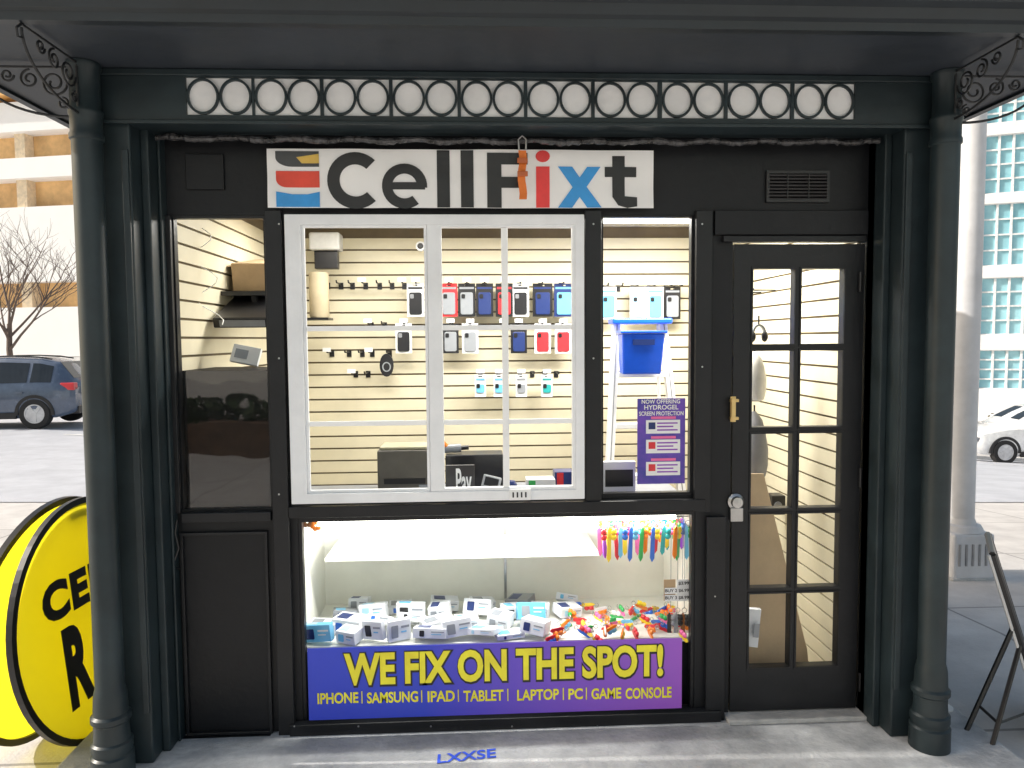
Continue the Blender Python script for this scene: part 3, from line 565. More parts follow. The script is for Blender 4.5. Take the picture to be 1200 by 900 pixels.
t = thing('cardboard_box', 'tan cardboard box slumped on the black wall shelf behind the left window', 'box', (sx_+.1, .85, zz))
M = Matrix.Translation((sx_+.11, .85, zz+.09)) @ Matrix.Rotation(.15, 4, 'X'); MB().box(-.09, .09, -.2, .2, -.055, .08, M).build('carton', CARDB, t, bevel=.006)
MB().box(-.12, -.02, -.2, .2, .081, .085, M @ Matrix.Rotation(-.2, 4, 'Y')).build('flap', CARDB, t)
t = thing('black_device', 'black angular device hanging below the wall shelf behind the left window', 'device', (sx_+.12, .75, zz-.16))
M = Matrix.Translation((sx_+.15, .62, zz-.07)) @ Matrix.Rotation(.35, 4, 'X'); MB().box(-.13, .13, -.26, .26, -.018, .03, M).build('case', BLK, t, bevel=.006); MB().box(-.1, .1, -.264, -.261, -.01, .02, M).build('display_strip', GREY, t); MB().box(-.02, .0, -.02, .02, .03, .06, M).build('mount', BLK, t)
pts = [P(228, 262, .3)]
for k in range(22): pts.append(P(232+14*sin(k*.7)+k*.8, 265+k*5.5, .32+.02*cos(k)))
MB().tube(pts, .0022, 5).build('hanging_cable', WHT, label='thin white cable looping down behind the top of the left window', cat='cable')
a = R(272, 407, 305, 432, .3); t = thing('white_leaflet_box', 'small white box leaning on the black cabinet behind the left window', 'box', (a[0], .3, zPan))
M = Matrix.Translation(((a[0]+a[1])/2, .3, zPan+.055)) @ Matrix.Rotation(.2, 4, 'Y') @ Matrix.Rotation(-.3, 4, 'X')
MB().box(-.06, .06, -.012, .012, -.04, .04, M).build('card', CARD, t, bevel=.002); MB().box(-.045, .01, -.0145, -.0125, -.02, .02, M).build('picture', cm('grey'), t)

# behind the door
pC, pD, pE, pF = P(946, 762, .22), P(897, 556, .26), P(872, 556, .24), P(928, 640, .24)
V5 = [(P(868, 800, .12).x, .12, SL+.022), (min(P(950, 800, .2).x, xIR-.02), .20, SL+.022), (min(pC.x, xIR-.02), .22, pC.z), (pD.x, .28, pD.z), (pE.x, .26, pE.z)]
MB().add(V5+[(x, y+.006, z) for x, y, z in V5], [(0,1,2,3,4),(9,8,7,6,5),(0,5,6,1),(1,6,7,2),(2,7,8,3),(3,8,9,4),(4,9,5,0)]).build('cardboard_sheet', CARDL, label='tall brown cardboard sheet leaning inside the glazed door', cat='cardboard')
a = P(883, 730, .085); t = thing('plastic_bag', 'white printed plastic bag standing low inside the door', 'bag', (a.x, .085, a.z-.1))
mb = MB()
M = Matrix.Translation(a) @ Matrix.Rotation(.1, 4, 'Y'); mb.add([(x, y+random.uniform(-.005, .005), z) for z in (-.10, -.04, .03, .065) for x, y in ((-.035, -.015), (.022, -.018), (.025, .012), (-.03, .012))], [(i*4+k, i*4+(k+1) % 4, i*4+4+(k+1) % 4, i*4+4+k) for i in range(3) for k in range(4)]+[(0,3,2,1),(12,13,14,15)]); mb.xf(M); mb.build('sack', CARD, t)
MB().box(-.01, .014, -.036, -.033, -.05, .01, M).build('print', cm('grey'), t)
def sack(px0, py0, px1, py1, Y, name, label, m, dep=.07):
    a = R(px0, py0, px1, py1, Y); cx = (a[0]+a[1])/2; w = (a[1]-a[0])/2; h = a[3]-a[2]; rs = random.Random(int(px0*3)); t = thing(name, label, 'bag', (cx, Y, a[2])); mb = MB(); n = 14; vs = []
    prof = [(.5, 0), (.9, .04), (1.0, .2), (.95, .45), (.8, .7), (.6, .88), (.25, .97), (.12, 1.0)]
    for f, z in prof:
        for k in range(n):
            a_ = 2*pi*k/n; q = 1+.08*sin(3*a_+z*6)+rs.uniform(-.04, .04); vs.append((cx+w*f*q*cos(a_), Y+dep*f*q*sin(a_), a[2]+h*z))
    mb.add(vs, [(i*n+k, i*n+(k+1) % n, (i+1)*n+(k+1) % n, (i+1)*n+k) for i in range(len(prof)-1) for k in range(n)]+[tuple(range(n)), tuple(range((len(prof)-1)*n, len(prof)*n))]); mb.build('sack', m, t, smooth=True)
    MB().tube([(cx, Y, a[3]), (cx, Y, a[3]+.03)], .004).build('loop', BLK, t); return t
sack(872, 412, 896, 470, .45, 'white_pouch', 'white cloth pouch hanging inside the upper left door panes', mat('white_cloth', (.7, .68, .62), .8))
sack(868, 482, 899, 560, .45, 'grey_pouch', 'grey rounded bag hanging inside the middle left door panes', mat('grey_cloth', (.3, .3, .31), .7))
p = P(889, 392, .5); t = thing('hanging_headset', 'black headset with a pale band hung on the wall inside the door', 'headset', (p.x, .5, p.z-.08))
MB().arc(p.x, p.z, .035, .05, .010, .010, 0, pi, .49, .51, 14).build('band', cm('grey'), t)
for s_ in (-1, 1): MB().ball((p.x+s_*.03, .5, p.z-.01), .022, (.7, 1, 1.2)).build('ear_cup', BLK, t, smooth=True)
MB().tube([(p.x, .5, p.z+.05), (p.x, .5, p.z+.09)], .004).build('peg', BLK, t)
for i, px in enumerate((886, 893, 901)):
    p = P(px, 340, .9); MB().tube([(xIR-.013, p.y+.2*i, p.z), (xIR-.13, p.y+.2*i, p.z), (xIR-.135, p.y+.2*i, p.z+.012)], .0045, 6).build('wall_hook', BLK, label=f'{ORD[2-i]} black hook from left on the side wall behind the top door panes', cat='hook', group='side wall hooks behind the door')
p = P(908, 588, .7); t = thing('small_speaker', 'small black box fixed on the slatwall seen through the middle door panes', 'speaker', (p.x, .7, p.z-.07))
MB().box(p.x-.03, p.x+.04, .66, .74, p.z-.06, p.z+.04).build('cabinet', BLK, t, bevel=.005); MB().lathe([(.02, 0), (.02, .004)], (p.x, .6595, p.z-.01), 14, RX).build('cone', GREY, t)

# ================= DISPLAY CASE STOCK =================
rnd = random.Random(5)
rowsD = [(.09, 362, 640, 31), (.20, 368, 650, 34), (.31, 392, 690, 38), (.43, 410, 700, 46)]
cl = ['white', 'white', 'white', 'pale blue', 'white', 'white', 'white', 'grey', 'white', 'white', 'light blue']
for ri, (Y, pa, pb, st) in enumerate(rowsD):
    px = pa; i = 0
    while px < pb and i < 26:
        w = rnd.uniform(.085, .15); h = rnd.uniform(.020, .09) if ri < 2 else rnd.uniform(.03, .08); dp = rnd.uniform(.06, .11)
        c = P(px+12, 740, Y); cn = cl[rnd.randrange(len(cl))]; ic = ['light blue', 'black', 'grey', 'blue', 'dark blue', 'pale blue', 'grey'][rnd.randrange(7)]
        if cn == ic: ic = 'white'
        sh = 'tall' if h > .07 else ('flat' if h < .045 else 'square')
        t = thing('accessory_box', f'{sh} {cn} box with {ic} picture, {ORD[i]} from left, {["front", "second", "third", "rear"][ri]} display row', 'box', (c.x, Y, DZ), group='boxed accessories in the lit display case')
        tl = rnd.choice([0, 0, -.2, -.5, .08]); ry = rnd.choice([0, 0, .10, -.10]); up_ = .004 + abs(tl)*dp*.5 + abs(ry)*w*.5
        if h > .07: dp = rnd.uniform(.025, .04)
        M = Matrix.Translation((c.x, Y, DZ+.002)) @ Matrix.Rotation(rnd.uniform(-.45, .45), 4, 'Z') @ Matrix.Rotation(ry, 4, 'Y') @ Matrix.Rotation(tl, 4, 'X')
        MB().box(-w/2, w/2, -dp/2, dp/2, up_, up_+h, M).build('carton', cm(cn) if cn != 'white' else CARD, t, bevel=.0015)
        MB().prism([(-w*.22+x, up_+h*.48+z) for x, z in rrect(min(w*.3, h*.5), h*.6, .004)], -dp/2-.0022, -dp/2-.0008, M).build('picture', cm(ic), t)
        MB().box(w*.06, w/2-.008, -dp/2-.002, -dp/2-.0008, up_+h*.62, up_+h*.72, M).build('title_strip', cm('grey' if cn == 'white' else 'white'), t)
        MB().box(w*.06, w/2-.02, -dp/2-.002, -dp/2-.0008, up_+h*.40, up_+h*.46, M).build('text_strip', cm('light blue' if cn in ('white', 'black') else 'white'), t)
        MB().box(-w*.40, w*.0, -dp*.30, dp*.30, up_+h+.0006, up_+h+.0018, M).build('top_label', cm(rnd.choice(['pale blue', 'pale blue', 'grey', 'light blue', 'dark blue'])), t)
        px += st + rnd.uniform(-7, 7); i += 1
for i, (px, py) in enumerate(((360, 612), (370, 616), (380, 611))):
    p = P(px, py, .1); t = thing('hair_clip', f'{ORD[i]} amber brown hair clip from the left at the top left corner of the display', 'hair clip', (p.x, .1, p.z-.02), group='amber hair clips')
    MB().tube([(p.x, .1, p.z+.012), (p.x, .1, DT-.019)], .001, 4).build('cord', GREY, t); q = MB()
    for k in range(6): a_ = k*pi/3+.3*i; q.ball((p.x+.014*cos(a_), .1, p.z+.014*sin(a_)), .010, (1, .5, 1), 8, 5)
    q.build('petal', cm('brown') if i != 1 else cm('orange'), t, smooth=True)
for yy, nm in ((.12, 'front'), (.2, 'rear')):
    MB().tube([(P(696, 607, .12).x, yy, P(750, 606, .12).z), (P(812, 607, .12).x, yy, P(750, 606, .12).z)], .003).build('hanging_rail', STEEL, label=f'thin steel {nm} rail holding the colourful charms in the display', cat='rail')
RZ = P(750, 606, .12).z
cc = ['pink', 'purple', 'yellow', 'red', 'light blue', 'yellow', 'blue', 'pink', 'green', 'orange', 'blue', 'red', 'teal', 'yellow', 'orange', 'green', 'light blue']
def charm(M, c1, c2, t, L=.1, sc=1.0):
    M = M @ Matrix.Scale(sc, 4)
    q = MB().arc(0, -.012, .012, .012, .0025, .0025, 0, 2*pi, -.0015, .0015, 14); q.xf(M); q.build('split_ring', STEEL, t)
    b = MB(); pts = [(-.005, -.02), (-.015, -.035), (-.016, -L*.9), (-.007, -L), (.003, -L*.9), (.001, -.035)]
    b.prism(pts, -.004, .004, M); b.build('strap', cm(c1), t, bevel=.001)
    g_ = MB().ball((.012, 0, -.045), .014, (1, .8, 1.1), 10, 6); g_.ball((.012, 0, -.068), .013, (1.05, .8, 1.1), 10, 6); g_.ball((.004, 0, -.033), .005, (1, 1, 1), 6, 4); g_.ball((.020, 0, -.033), .005, (1, 1, 1), 6, 4); g_.xf(M); g_.build('bead', cm(c2), t, smooth=True)
for i in range(17):
    px = 703+i*6.4; p = P(px, 620, .12); y = .12
    t = thing('charm_keychain', f'{cc[i]} strap charm keychain with {cc[(i*5+3)%17]} bead, {ORD[i]} from left on front rail', 'keychain', (p.x, y, RZ-.13), group='charm keychains hanging in the display')
    charm(Matrix.Translation((p.x, y+(.012 if i % 2 else -.012), RZ-(.002 if i % 2 else .014))) @ Matrix.Rotation(rnd.uniform(-.5, .5), 4, 'Z') @ Matrix.Rotation(rnd.uniform(-.1, .1), 4, 'Y'), cc[i], cc[(i*5+3) % 17], t, rnd.uniform(.14, .205))
for i in range(12):
    px = 706+i*8.6; p = P(px, 620, .2); c1, c2 = cc[(i*3+2) % 17], cc[(i*7+1) % 17]
    t = thing('charm_keychain', f'{c1} strap charm keychain with {c2} bead, {ORD[i]} from left on rear rail', 'keychain', (p.x, .2, RZ-.13), group='charm keychains hanging in the display')
    charm(Matrix.Translation((p.x, .2, RZ-.004)) @ Matrix.Rotation(rnd.uniform(-.5, .5), 4, 'Z'), c1, c2, t, rnd.uniform(.12, .17))
cc2 = ['orange', 'red', 'yellow', 'green', 'pink', 'orange', 'light blue', 'red', 'blue', 'yellow', 'white', 'orange', 'red']
for i in range(57):
    r_, k = divmod(i, 19)
    px = 650+k*8.2+rnd.uniform(-4, 4); Y = (.09, .19, .31)[r_]; p = P(px, 740, Y)
    c1, c2 = cc2[(i*7) % 13], cc2[(i*3+5) % 13]
    t = thing('loose_charm_keychain', f'{c1} charm with {c2} bead, {ORD[k]} from left, {["front", "middle", "back"][r_]} of loose heap', 'keychain', (p.x, Y, DZ), group='loose charm keychains heaped in the display')
    charm(Matrix.Translation((p.x, Y+rnd.uniform(-.03, .03), DZ+.016+rnd.uniform(0, .04))) @ Matrix.Rotation(rnd.uniform(-1.4, 1.4), 4, 'Z') @ Matrix.Rotation(rnd.choice([-1, 1])*rnd.uniform(1.1, 1.5), 4, 'Y') @ Matrix.Rotation(rnd.uniform(-.4, .4), 4, 'X'), c1, c2, t, .1, .85)
a = R(778, 679, 808, 704, .07); t = thing('price_card', 'white and kraft price card listing three prices above the dark charms', 'price card', (a[0], .07, a[2]))
MB().box(a[0], (a[0]*.55+a[1]*.45), .07, .072, a[2], a[3]).build('kraft_tag', CARDB, t); MB().box(a[0]*.5+a[1]*.5, a[1], .066, .068, a[2], a[3]).build('card', WHT, t)
MB().tube([(a[1]-.03, .07, a[3]), (a[1]-.03, .07, RZ)], .0012, 4).build('string', GREY, t)
hgt = (a[3]-a[2])/3
for k, s_ in enumerate(('$3.99', 'BUY 2 $6.99', 'BUY 3 $8.99')):
    xx = a[0]*.5+a[1]*.5+.006 if k == 0 else a[0]+.004
    if k: MB().box(a[0]+.002, a[1]-.002, .0636, .0648, a[3]-hgt*(k+1)+.002, a[3]-hgt*k-.003).build('card', WHT, t)
    text(s_, xx, a[1]-.005, a[3]-hgt*(k+1)+.007, a[3]-hgt*k-.008, .0628, INK, t, off=.02)
for i, px in enumerate((786, 794, 802)):
    p = P(px, 712, .1); t = thing('dark_keychain', f'{ORD[i]} dark metal keychain from the left below the price card', 'keychain', (p.x, .1, p.z-.12), group='dark keychains under the price card')
    charm(Matrix.Translation((p.x, .1, p.z)), ['black', 'grey', 'brown'][i], ['grey', 'black', 'black'][i], t, .12)
    MB().tube([(p.x, .1, p.z), (p.x, .1, RZ)], .0012, 4).build('cord', GREY, t)

# ================= GROUND =================
qL, qR = P(60, 498, 15.4), P(1152, 541, 16.0)
sLf, sRt = -qL.z/14.4, -qR.z/15.0
def gz(x, y):
    f = min(1.15, max(0, (x-qL.x)/(qR.x-qL.x))); return -min(26, max(0, y-1.0))*(sLf+(sRt-sLf)*f)
def sheet(xs, ys, dz):
    vs = [(x, y, gz(x, y)+dz) for y in ys for x in xs]; n = len(xs)
    return MB().add(vs, [(j*n+i, j*n+i+1, (j+1)*n+i+1, (j+1)*n+i) for j in range(len(ys)-1) for i in range(n-1)])
xs = [-500, -200, -100, -60]+list(range(-40, 41))+[60, 100, 200, 500]; ys = [-300, -100, -40, -20]+list(range(-10, 31))+[40, 60, 100, 200, 500]
def pavemat():
    m = mat('paving', (.64, .62, .60), .85, col2=(.48, .46, .45), scale=3, bump=.4, bscale=60); nt = m.node_tree; b = nt.nodes['Principled BSDF']
    tc = nt.nodes.new('ShaderNodeTexCoord'); br = nt.nodes.new('ShaderNodeTexBrick'); br.inputs['Scale'].default_value = 1; br.inputs['Brick Width'].default_value = 1.5; br.inputs['Row Height'].default_value = 1.5; br.offset = 0
    br.inputs['Mortar Size'].default_value = .010; br.inputs['Color1'].default_value = (1, 1, 1, 1); br.inputs['Color2'].default_value = (.88, .88, .88, 1); br.inputs['Mortar'].default_value = (.5, .5, .5, 1)
    nt.links.new(tc.outputs['Object'], br.inputs['Vector']); mx = nt.nodes.new('ShaderNodeMix'); mx.data_type = 'RGBA'; mx.blend_type = 'MULTIPLY'; mx.inputs[0].default_value = 1
    old = b.inputs['Base Color'].links[0].from_socket; nt.links.new(old, mx.inputs[6]); nt.links.new(br.outputs['Color'], mx.inputs[7]); nt.links.new(mx.outputs[2], b.inputs['Base Color']); return m
sheet(xs, ys, 0).build('ground', pavemat(), kind='structure', recalc=False)
ASPH = mat('asphalt', (.54, .555, .60), .8, col2=(.42, .435, .475), scale=2, bump=.5, bscale=90)
sheet(xs, [y for y in ys if 6 <= y <= 19], .008).build('road', ASPH, kind='structure', recalc=False)
def kerb(y0, y1, name):
    vs = []
    for x in xs:
        for (yy, h) in ((y0, 0), (y0, .12), (y1, .12), (y1, 0)): vs.append((x, yy, gz(x, yy)+h))
    n = len(xs); MB().add(vs, [(i*4+k, (i+1)*4+k, (i+1)*4+k+1, i*4+k+1) for i in range(n-1) for k in range(3)]).build(name, CONC, kind='structure', recalc=False)
kerb(19.0, 19.15, 'kerb')
mb = MB()
for k in range(-30, 31, 2):
    x = k*1.5; mb.quad((x, 13.5, gz(x, 13.5)+.016), (x+1.6, 13.5, gz(x+1.6, 13.5)+.016), (x+1.6, 13.62, gz(x+1.6, 13.62)+.016), (x, 13.62, gz(x, 13.62)+.016))
mb.build('road_marking', mat('road_paint', (.8, .8, .78), .7), kind='structure', recalc=False)
sl = MB().box(cxL-.25, cxR+.3, -.62, 2.4, -.12, SL).build('concrete_slab', mat('worn_concrete', (.62, .63, .64), .8, col2=(.30, .31, .33), scale=5, bump=.6, bscale=45), kind='structure', bevel=.012)
a = G(545, 888, SL); vs, fs = gen_text('LXXSE', .02); a0 = max(v.x for v in vs)
MB().add([(a.x-.11+v.x/a0*.23, a.y-.035+v.y*.085+v.x*.01, SL+.003) for v in vs], fs).build('painted_tag', mat('blue_spray', (.03, .10, .75), .6), sl, recalc=False)

# ================= STREET THINGS =================
n_ = radians(86)
SY = translucent('sign_yellow', (.97, .88, .03), .5)
def disc(y0, tilt, name, par, txt):
    r = .51; M = Matrix.Translation((0, y0, .02)) @ Matrix.Rotation(tilt, 4, 'X')
    q = MB().add([M @ Vector((r*cos(2*pi*k/64), 0, r+r*sin(2*pi*k/64))) for k in range(64)], [tuple(range(64))]).build(name, SY, par, local=True, recalc=False)
    MB().arc(0, r, r+.004, r+.004, .026, .026, 0, 2*pi, -.012, .012, 64).xf(M).build('rim', BLK, q, local=True)
    for s_, xa_, xb_, z0, z1 in (('CELL', -.31, .25, .575, .735), ('R', -.225, -.055, .19, .53)):
        text(s_, xa_, xb_, z0, z1, -.003, BLK, q, off=.055, local=True, space=1.12, fn=(lambda p: M @ p) if txt else (lambda p: M @ Vector((-p.x, -p.y, p.z))))
RS = thing('round_sandwich_sign', 'round yellow folding sign with black rim and lettering beside the left column', 'sign', (-1.685, .23, .0), (0, 0, n_))
disc(-.07, -.10, 'front_disc', RS, True); disc(.21, .10, 'rear_disc', RS, False)
MB().box(-.06, .06, .035, .105, .95, .98).build('hinge_bar', BLK, RS, local=True)
f1, f2 = G(1120, 884, .0), G(1153, 908, .0); ap = P(1163, 650, f1.y+.02); ax = (f2-f1)
t = thing('folding_frame_sign', 'black metal folding sign frame standing to the right of the door', 'sign', ((f1.x+f2.x)/2+.1, f1.y, 0))
foot = Vector((ap.x+.30, ap.y+.02, 0)); bk = Vector((.195, .30, 0))
for o_ in (Vector((0, 0, 0)), bk): MB().tube([ap+o_, foot+o_], .014, 6).build('panel_rail', BLK, t)
MB().tube([ap.lerp(foot, .36), f1], .010, 6).build('leg', BLK, t); MB().tube([ap.lerp(foot, .46), f2], .010, 6).build('leg', BLK, t)
MB().tube([ap, ap+bk], .013, 6).build('top_rail', BLK, t)
m1 = ap.lerp(foot, .36).lerp(f1, .62); m2 = ap.lerp(foot, .46).lerp(f2, .62); MB().tube([m1, m2], .006, 6).build('crossbar', BLK, t)
MB().tube([m2, ap.lerp(foot, .8)], .005, 6).build('stay', BLK, t)
w_ = foot-ap; e1 = ap+w_*.02; e2 = ap+w_*.97; n1 = Vector((.012, 0, .004)); MB().add([e1, e2, e2+bk, e1+bk, e1+n1, e2+n1, e2+bk+n1, e1+bk+n1], [(0,1,2,3),(7,6,5,4),(0,4,5,1),(1,5,6,2),(2,6,7,3),(3,7,4,0)]).build('panel', cm('black'), t)
MB().tube([ap+Vector((-.020, -.006, 0)), foot+Vector((-.020, -.006, 0))], .006, 6).build('pale_edge', mat('pale_edge', (.7, .7, .7), .5), t)
c = G(1119, 880, .0); t = thing('paper_cup', 'white paper cup on the pavement by the right column base', 'cup', (c.x+.05, c.y+.16, 0))
MB().lathe([(.028, 0), (.038, .1), (.035, .1), (.026, .005)], (c.x+.05, c.y+.16, 0), 18).build('cup_wall', WHT, t, smooth=True); MB().lathe([(.040, .098), (.040, .106)], (c.x+.05, c.y+.16, 0), 18).build('rim', WHT, t)
pb = P(1134, 693, 2.3); gzp = gz(pb.x, 2.3); px_ = P(1127, 600, 2.3).x
t = thing('street_pole', 'thick pale grey metal pole on a square ribbed base behind the right column', 'pole', (px_, 2.3, gzp))
PG = mat('galvanised', (.60, .61, .64), .5, var=.1, scale=3)
MB().lathe([(.085, gzp), (.085, 6.5)], (px_, 2.3, 0), 28).build('shaft', PG, t, smooth=True)
zt2 = P(1134, 612, 2.3).z; MB().box(px_-.155, px_+.155, 2.145, 2.455, gzp, zt2-.05).build('base_cover', PG, t, bevel=.02)
MB().lathe([(.15, zt2-.05), (.13, zt2-.01), (.10, zt2), (.086, zt2+.04)], (px_, 2.3, 0), 24).build('collar', PG, t, smooth=True)
q = MB()
for k in range(5): q.box(px_-.12+.05*k, px_-.105+.05*k, 2.138, 2.1445, gzp+.12, gzp+.28)
q.build('louvre', mat('dark_slot', (.3, .3, .31), .6), t)
MB().box(px_-.17, px_+.17, 2.13, 2.47, gzp-.05, gzp+.03).build('plinth', CONC, t, bevel=.01)
def car(name, label, loc, rz_, paint, prof, Lc, wins, whl, wr=.34, hatch=True, rail=True):
    t = thing(name, label, 'car', loc, (0, 0, rz_))
    def itp(x):
        for a_, b_ in zip(prof[:-1], prof[1:]):
            if a_[0] <= x <= b_[0]:
                f = (x-a_[0])/(b_[0]-a_[0]); return [a_[k]+(b_[k]-a_[k])*f for k in range(6)]
        return prof[-1]
    def half(x):
        _, w, zl, zb_, zt_, wt = itp(x)
        return [(0, zl), (w*.88, zl), (w*.97, zl+.08), (w, zl+.25), (w*1.0, (zl+zb_)/2+.1), (w*.965, zb_), (wt, zt_-.07), (wt*.82, zt_-.008), (0, zt_+.015)]
    N = 60; vs = []; fs = []
    for i in range(N+1):
        x = Lc*i/N; h = half(x); ring = [(x, y, z) for y, z in h]+[(x, -y, z) for y, z in h[-2:0:-1]]; vs += ring
    n = len(ring)
    for i in range(N):
        for k in range(n): fs.append((i*n+k, i*n+(k+1) % n, (i+1)*n+(k+1) % n, (i+1)*n+k))
    fs += [tuple(range(n)), tuple(range(N*n, N*n+n))]
    MB().add(vs, fs).build('body', paint, t, smooth=True, local=True)
    for s_ in (-1, 1):
        for xa, xb_ in wins:
            q = MB(); st_ = 6; vv = []
            for i in range(st_+1):
                x = xa+(xb_-xa)*i/st_; h = half(x); A, B_ = h[5], h[6]
                for f in (.1, .92): vv.append((x, s_*(A[0]+(B_[0]-A[0])*f+.008), A[1]+(B_[1]-A[1])*f+.002))
            q.add(vv, [(i*2, i*2+2, i*2+3, i*2+1) for i in range(st_)]).build('side_window', DGLASS, t, local=True)
        for k, x in enumerate(whl):
            M = Matrix.Translation((x, s_*(half(x)[3][0]-.085), wr)) @ Matrix.Rotation(-s_*pi/2, 4, 'X')
            w = MB().lathe([(wr*.6, -.1), (wr*.94, -.1), (wr, -.07), (wr, .07), (wr*.94, .1), (wr*.64, .1), (wr*.62, .03)], (0, 0, 0), 28, M).build('wheel', mat('tyre', (.02, .02, .021), .8), t, smooth=True, local=True)
            q = MB().lathe([(wr*.63, .075), (wr*.63, .098), (wr*.56, .098), (wr*.55, .08)], (0, 0, 0), 28, M)
            for a_ in range(5):
                q.box(-.035, .035, .03, wr*.6, .075, .094, M @ Matrix.Rotation(a_*2*pi/5, 4, 'Z'))
            q.lathe([(.06, .07), (.05, .099)], (0, 0, 0), 14, M); q.build('rim', mat('alloy', (.6, .61, .63), .3, metal=.8), w, local=True)
            y = half(x)[3][0]
            q = MB().arc(x, wr+.01, wr+.075, wr+.075, .07, .07, -.1, pi+.1, min(s_*(y-.12), s_*(y+.012)), max(s_*(y-.12), s_*(y+.012)), 20); q.build('wheel_arch', BLK, t, local=True)
        for x in (wins[0][1]+.03, wins[1][1]+.03) if len(wins) > 1 else ():
            h = half(x); q = MB().box(x-.006, x+.006, min(s_*(h[3][0]-.02), s_*(h[3][0]+.003)), max(s_*(h[3][0]-.02), s_*(h[3][0]+.003)), h[3][1], h[4][1]); q.build('door_seam', BLK, t, local=True)
            q = MB().box(x+.1, x+.26, min(s_*(h[4][0]-.03), s_*(h[4][0]+.02)), max(s_*(h[4][0]-.03), s_*(h[4][0]+.02)), h[4][1]+.1, h[4][1]+.13).build('door_handle', paint, t, local=True)
        h = half(Lc*.5); MB().box(whl[0]+.4, whl[1]-.4, min(s_*(h[2][0]-.03), s_*(h[3][0]+.008)), max(s_*(h[2][0]-.03), s_*(h[3][0]+.008)), h[0][1], h[0][1]+.14).build('side_skirt', BLK, t, local=True)
        h = half(.14); MB().box(.0, .30, min(s_*(h[5][0]-.2), s_*(h[5][0]+.012)), max(s_*(h[5][0]-.2), s_*(h[5][0]+.012)), h[5][1]-.12, h[5][1]+.05).build('tail_light', cm('red'), t, local=True, bevel=.02)
        h = half(Lc-.2); MB().box(Lc-.4, Lc-.06, min(s_*(h[5][0]-.25), s_*(h[5][0]+.01)), max(s_*(h[5][0]-.25), s_*(h[5][0]+.01)), h[5][1]-.14, h[5][1]-.02).build('headlight', GREY, t, local=True, bevel=.02)
        h = half(wins[-1][1]-.1); MB().box(wins[-1][1]-.28, wins[-1][1]-.12, min(s_*h[5][0], s_*(h[5][0]+.2)), max(s_*h[5][0], s_*(h[5][0]+.2)), h[5][1]+.02, h[5][1]+.16).build('mirror', paint, t, local=True, bevel=.03)
        if rail:
            MB().tube([(x, s_*(half(x)[7][0]), half(x)[7][1]+.04) for x in (.6, .9, 1.4, 1.9, 2.3)], .018, 6).build('roof_rail', BLK, t, local=True)
    def topglass(xa, xb_, nm):
        vv = []; st_ = 8
        for i in range(st_+1):
            x = xa+(xb_-xa)*i/st_; h = half(x)
            for k in (1, -1): vv.append((x, k*h[7][0]*.97, h[7][1]+.016))
        MB().add(vv, [(i*2, i*2+1, i*2+3, i*2+2) for i in range(st_)]).build(nm, DGLASS, t, local=True)
    topglass(wins[-1][1]-.35, wins[-1][1]+.22, 'windscreen'); topglass(.12, .42, 'rear_window')
    MB().box(-.03, .12, -.72, .72, .32, .5).build('bumper', BLK, t, local=True, bevel=.02)
    return t
suv = [(0, .80, .40, .95, 1.0, .70), (.10, .88, .34, 1.0, 1.12, .70), (.42, .91, .25, 1.02, 1.52, .64), (.8, .92, .24, 1.02, 1.61, .63), (1.6, .92, .24, 1.0, 1.65, .63), (2.3, .92, .24, .98, 1.62, .63), (2.7, .92, .24, .98, 1.5, .64), (3.25, .91, .24, .98, 1.1, .74), (3.5, .91, .24, .97, 1.04, .78), (4.1, .88, .28, .88, .96, .74), (4.35, .78, .34, .75, .80, .66), (4.42, .66, .42, .62, .66, .56)]
sed = [(0, .76, .40, .90, .98, .66), (.12, .86, .32, .95, 1.04, .66), (.5, .89, .22, .97, 1.32, .60), (1.0, .90, .2, .97, 1.48, .58), (1.7, .90, .2, .95, 1.52, .58), (2.3, .90, .2, .94, 1.46, .59), (2.7, .90, .2, .93, 1.28, .62), (3.2, .89, .2, .93, 1.0, .72), (3.5, .88, .22, .9, .96, .74), (4.05, .84, .26, .78, .84, .7), (4.25, .74, .32, .66, .7, .62), (4.32, .62, .4, .55, .58, .5)]
cp = P(98, 497, 15.0); car('parked_suv', 'dark blue grey SUV parked across the street left of the kiosk', (cp.x, cp.y+.4, gz(cp.x-1, cp.y)+.006), pi+.06, mat('slate_car_paint', (.08, .11, .17), .25, coat=1), suv, 4.42, [(.5, .95), (1.02, 1.75), (1.84, 2.72)], (.85, 3.45), .35)
cp = P(1131, 541, 16.0); car('parked_hatchback', 'white hatchback parked across the street behind the grey pole', (cp.x+4.35, cp.y+.3, gz(cp.x+1, cp.y)+.006), pi-.05, mat('white_car_paint', (.78, .79, .80), .25, coat=1), sed, 4.32, [(.5, .95), (1.02, 1.75), (1.84, 2.72)], (.8, 3.5), .33, rail=False)
BW = mat('white_cladding', (.88, .88, .88), .7, var=.04, scale=1); WG = mat('cyan_glass', (.42, .72, .80), .15, col2=(.20, .46, .55), scale=.35)
Yb = 34
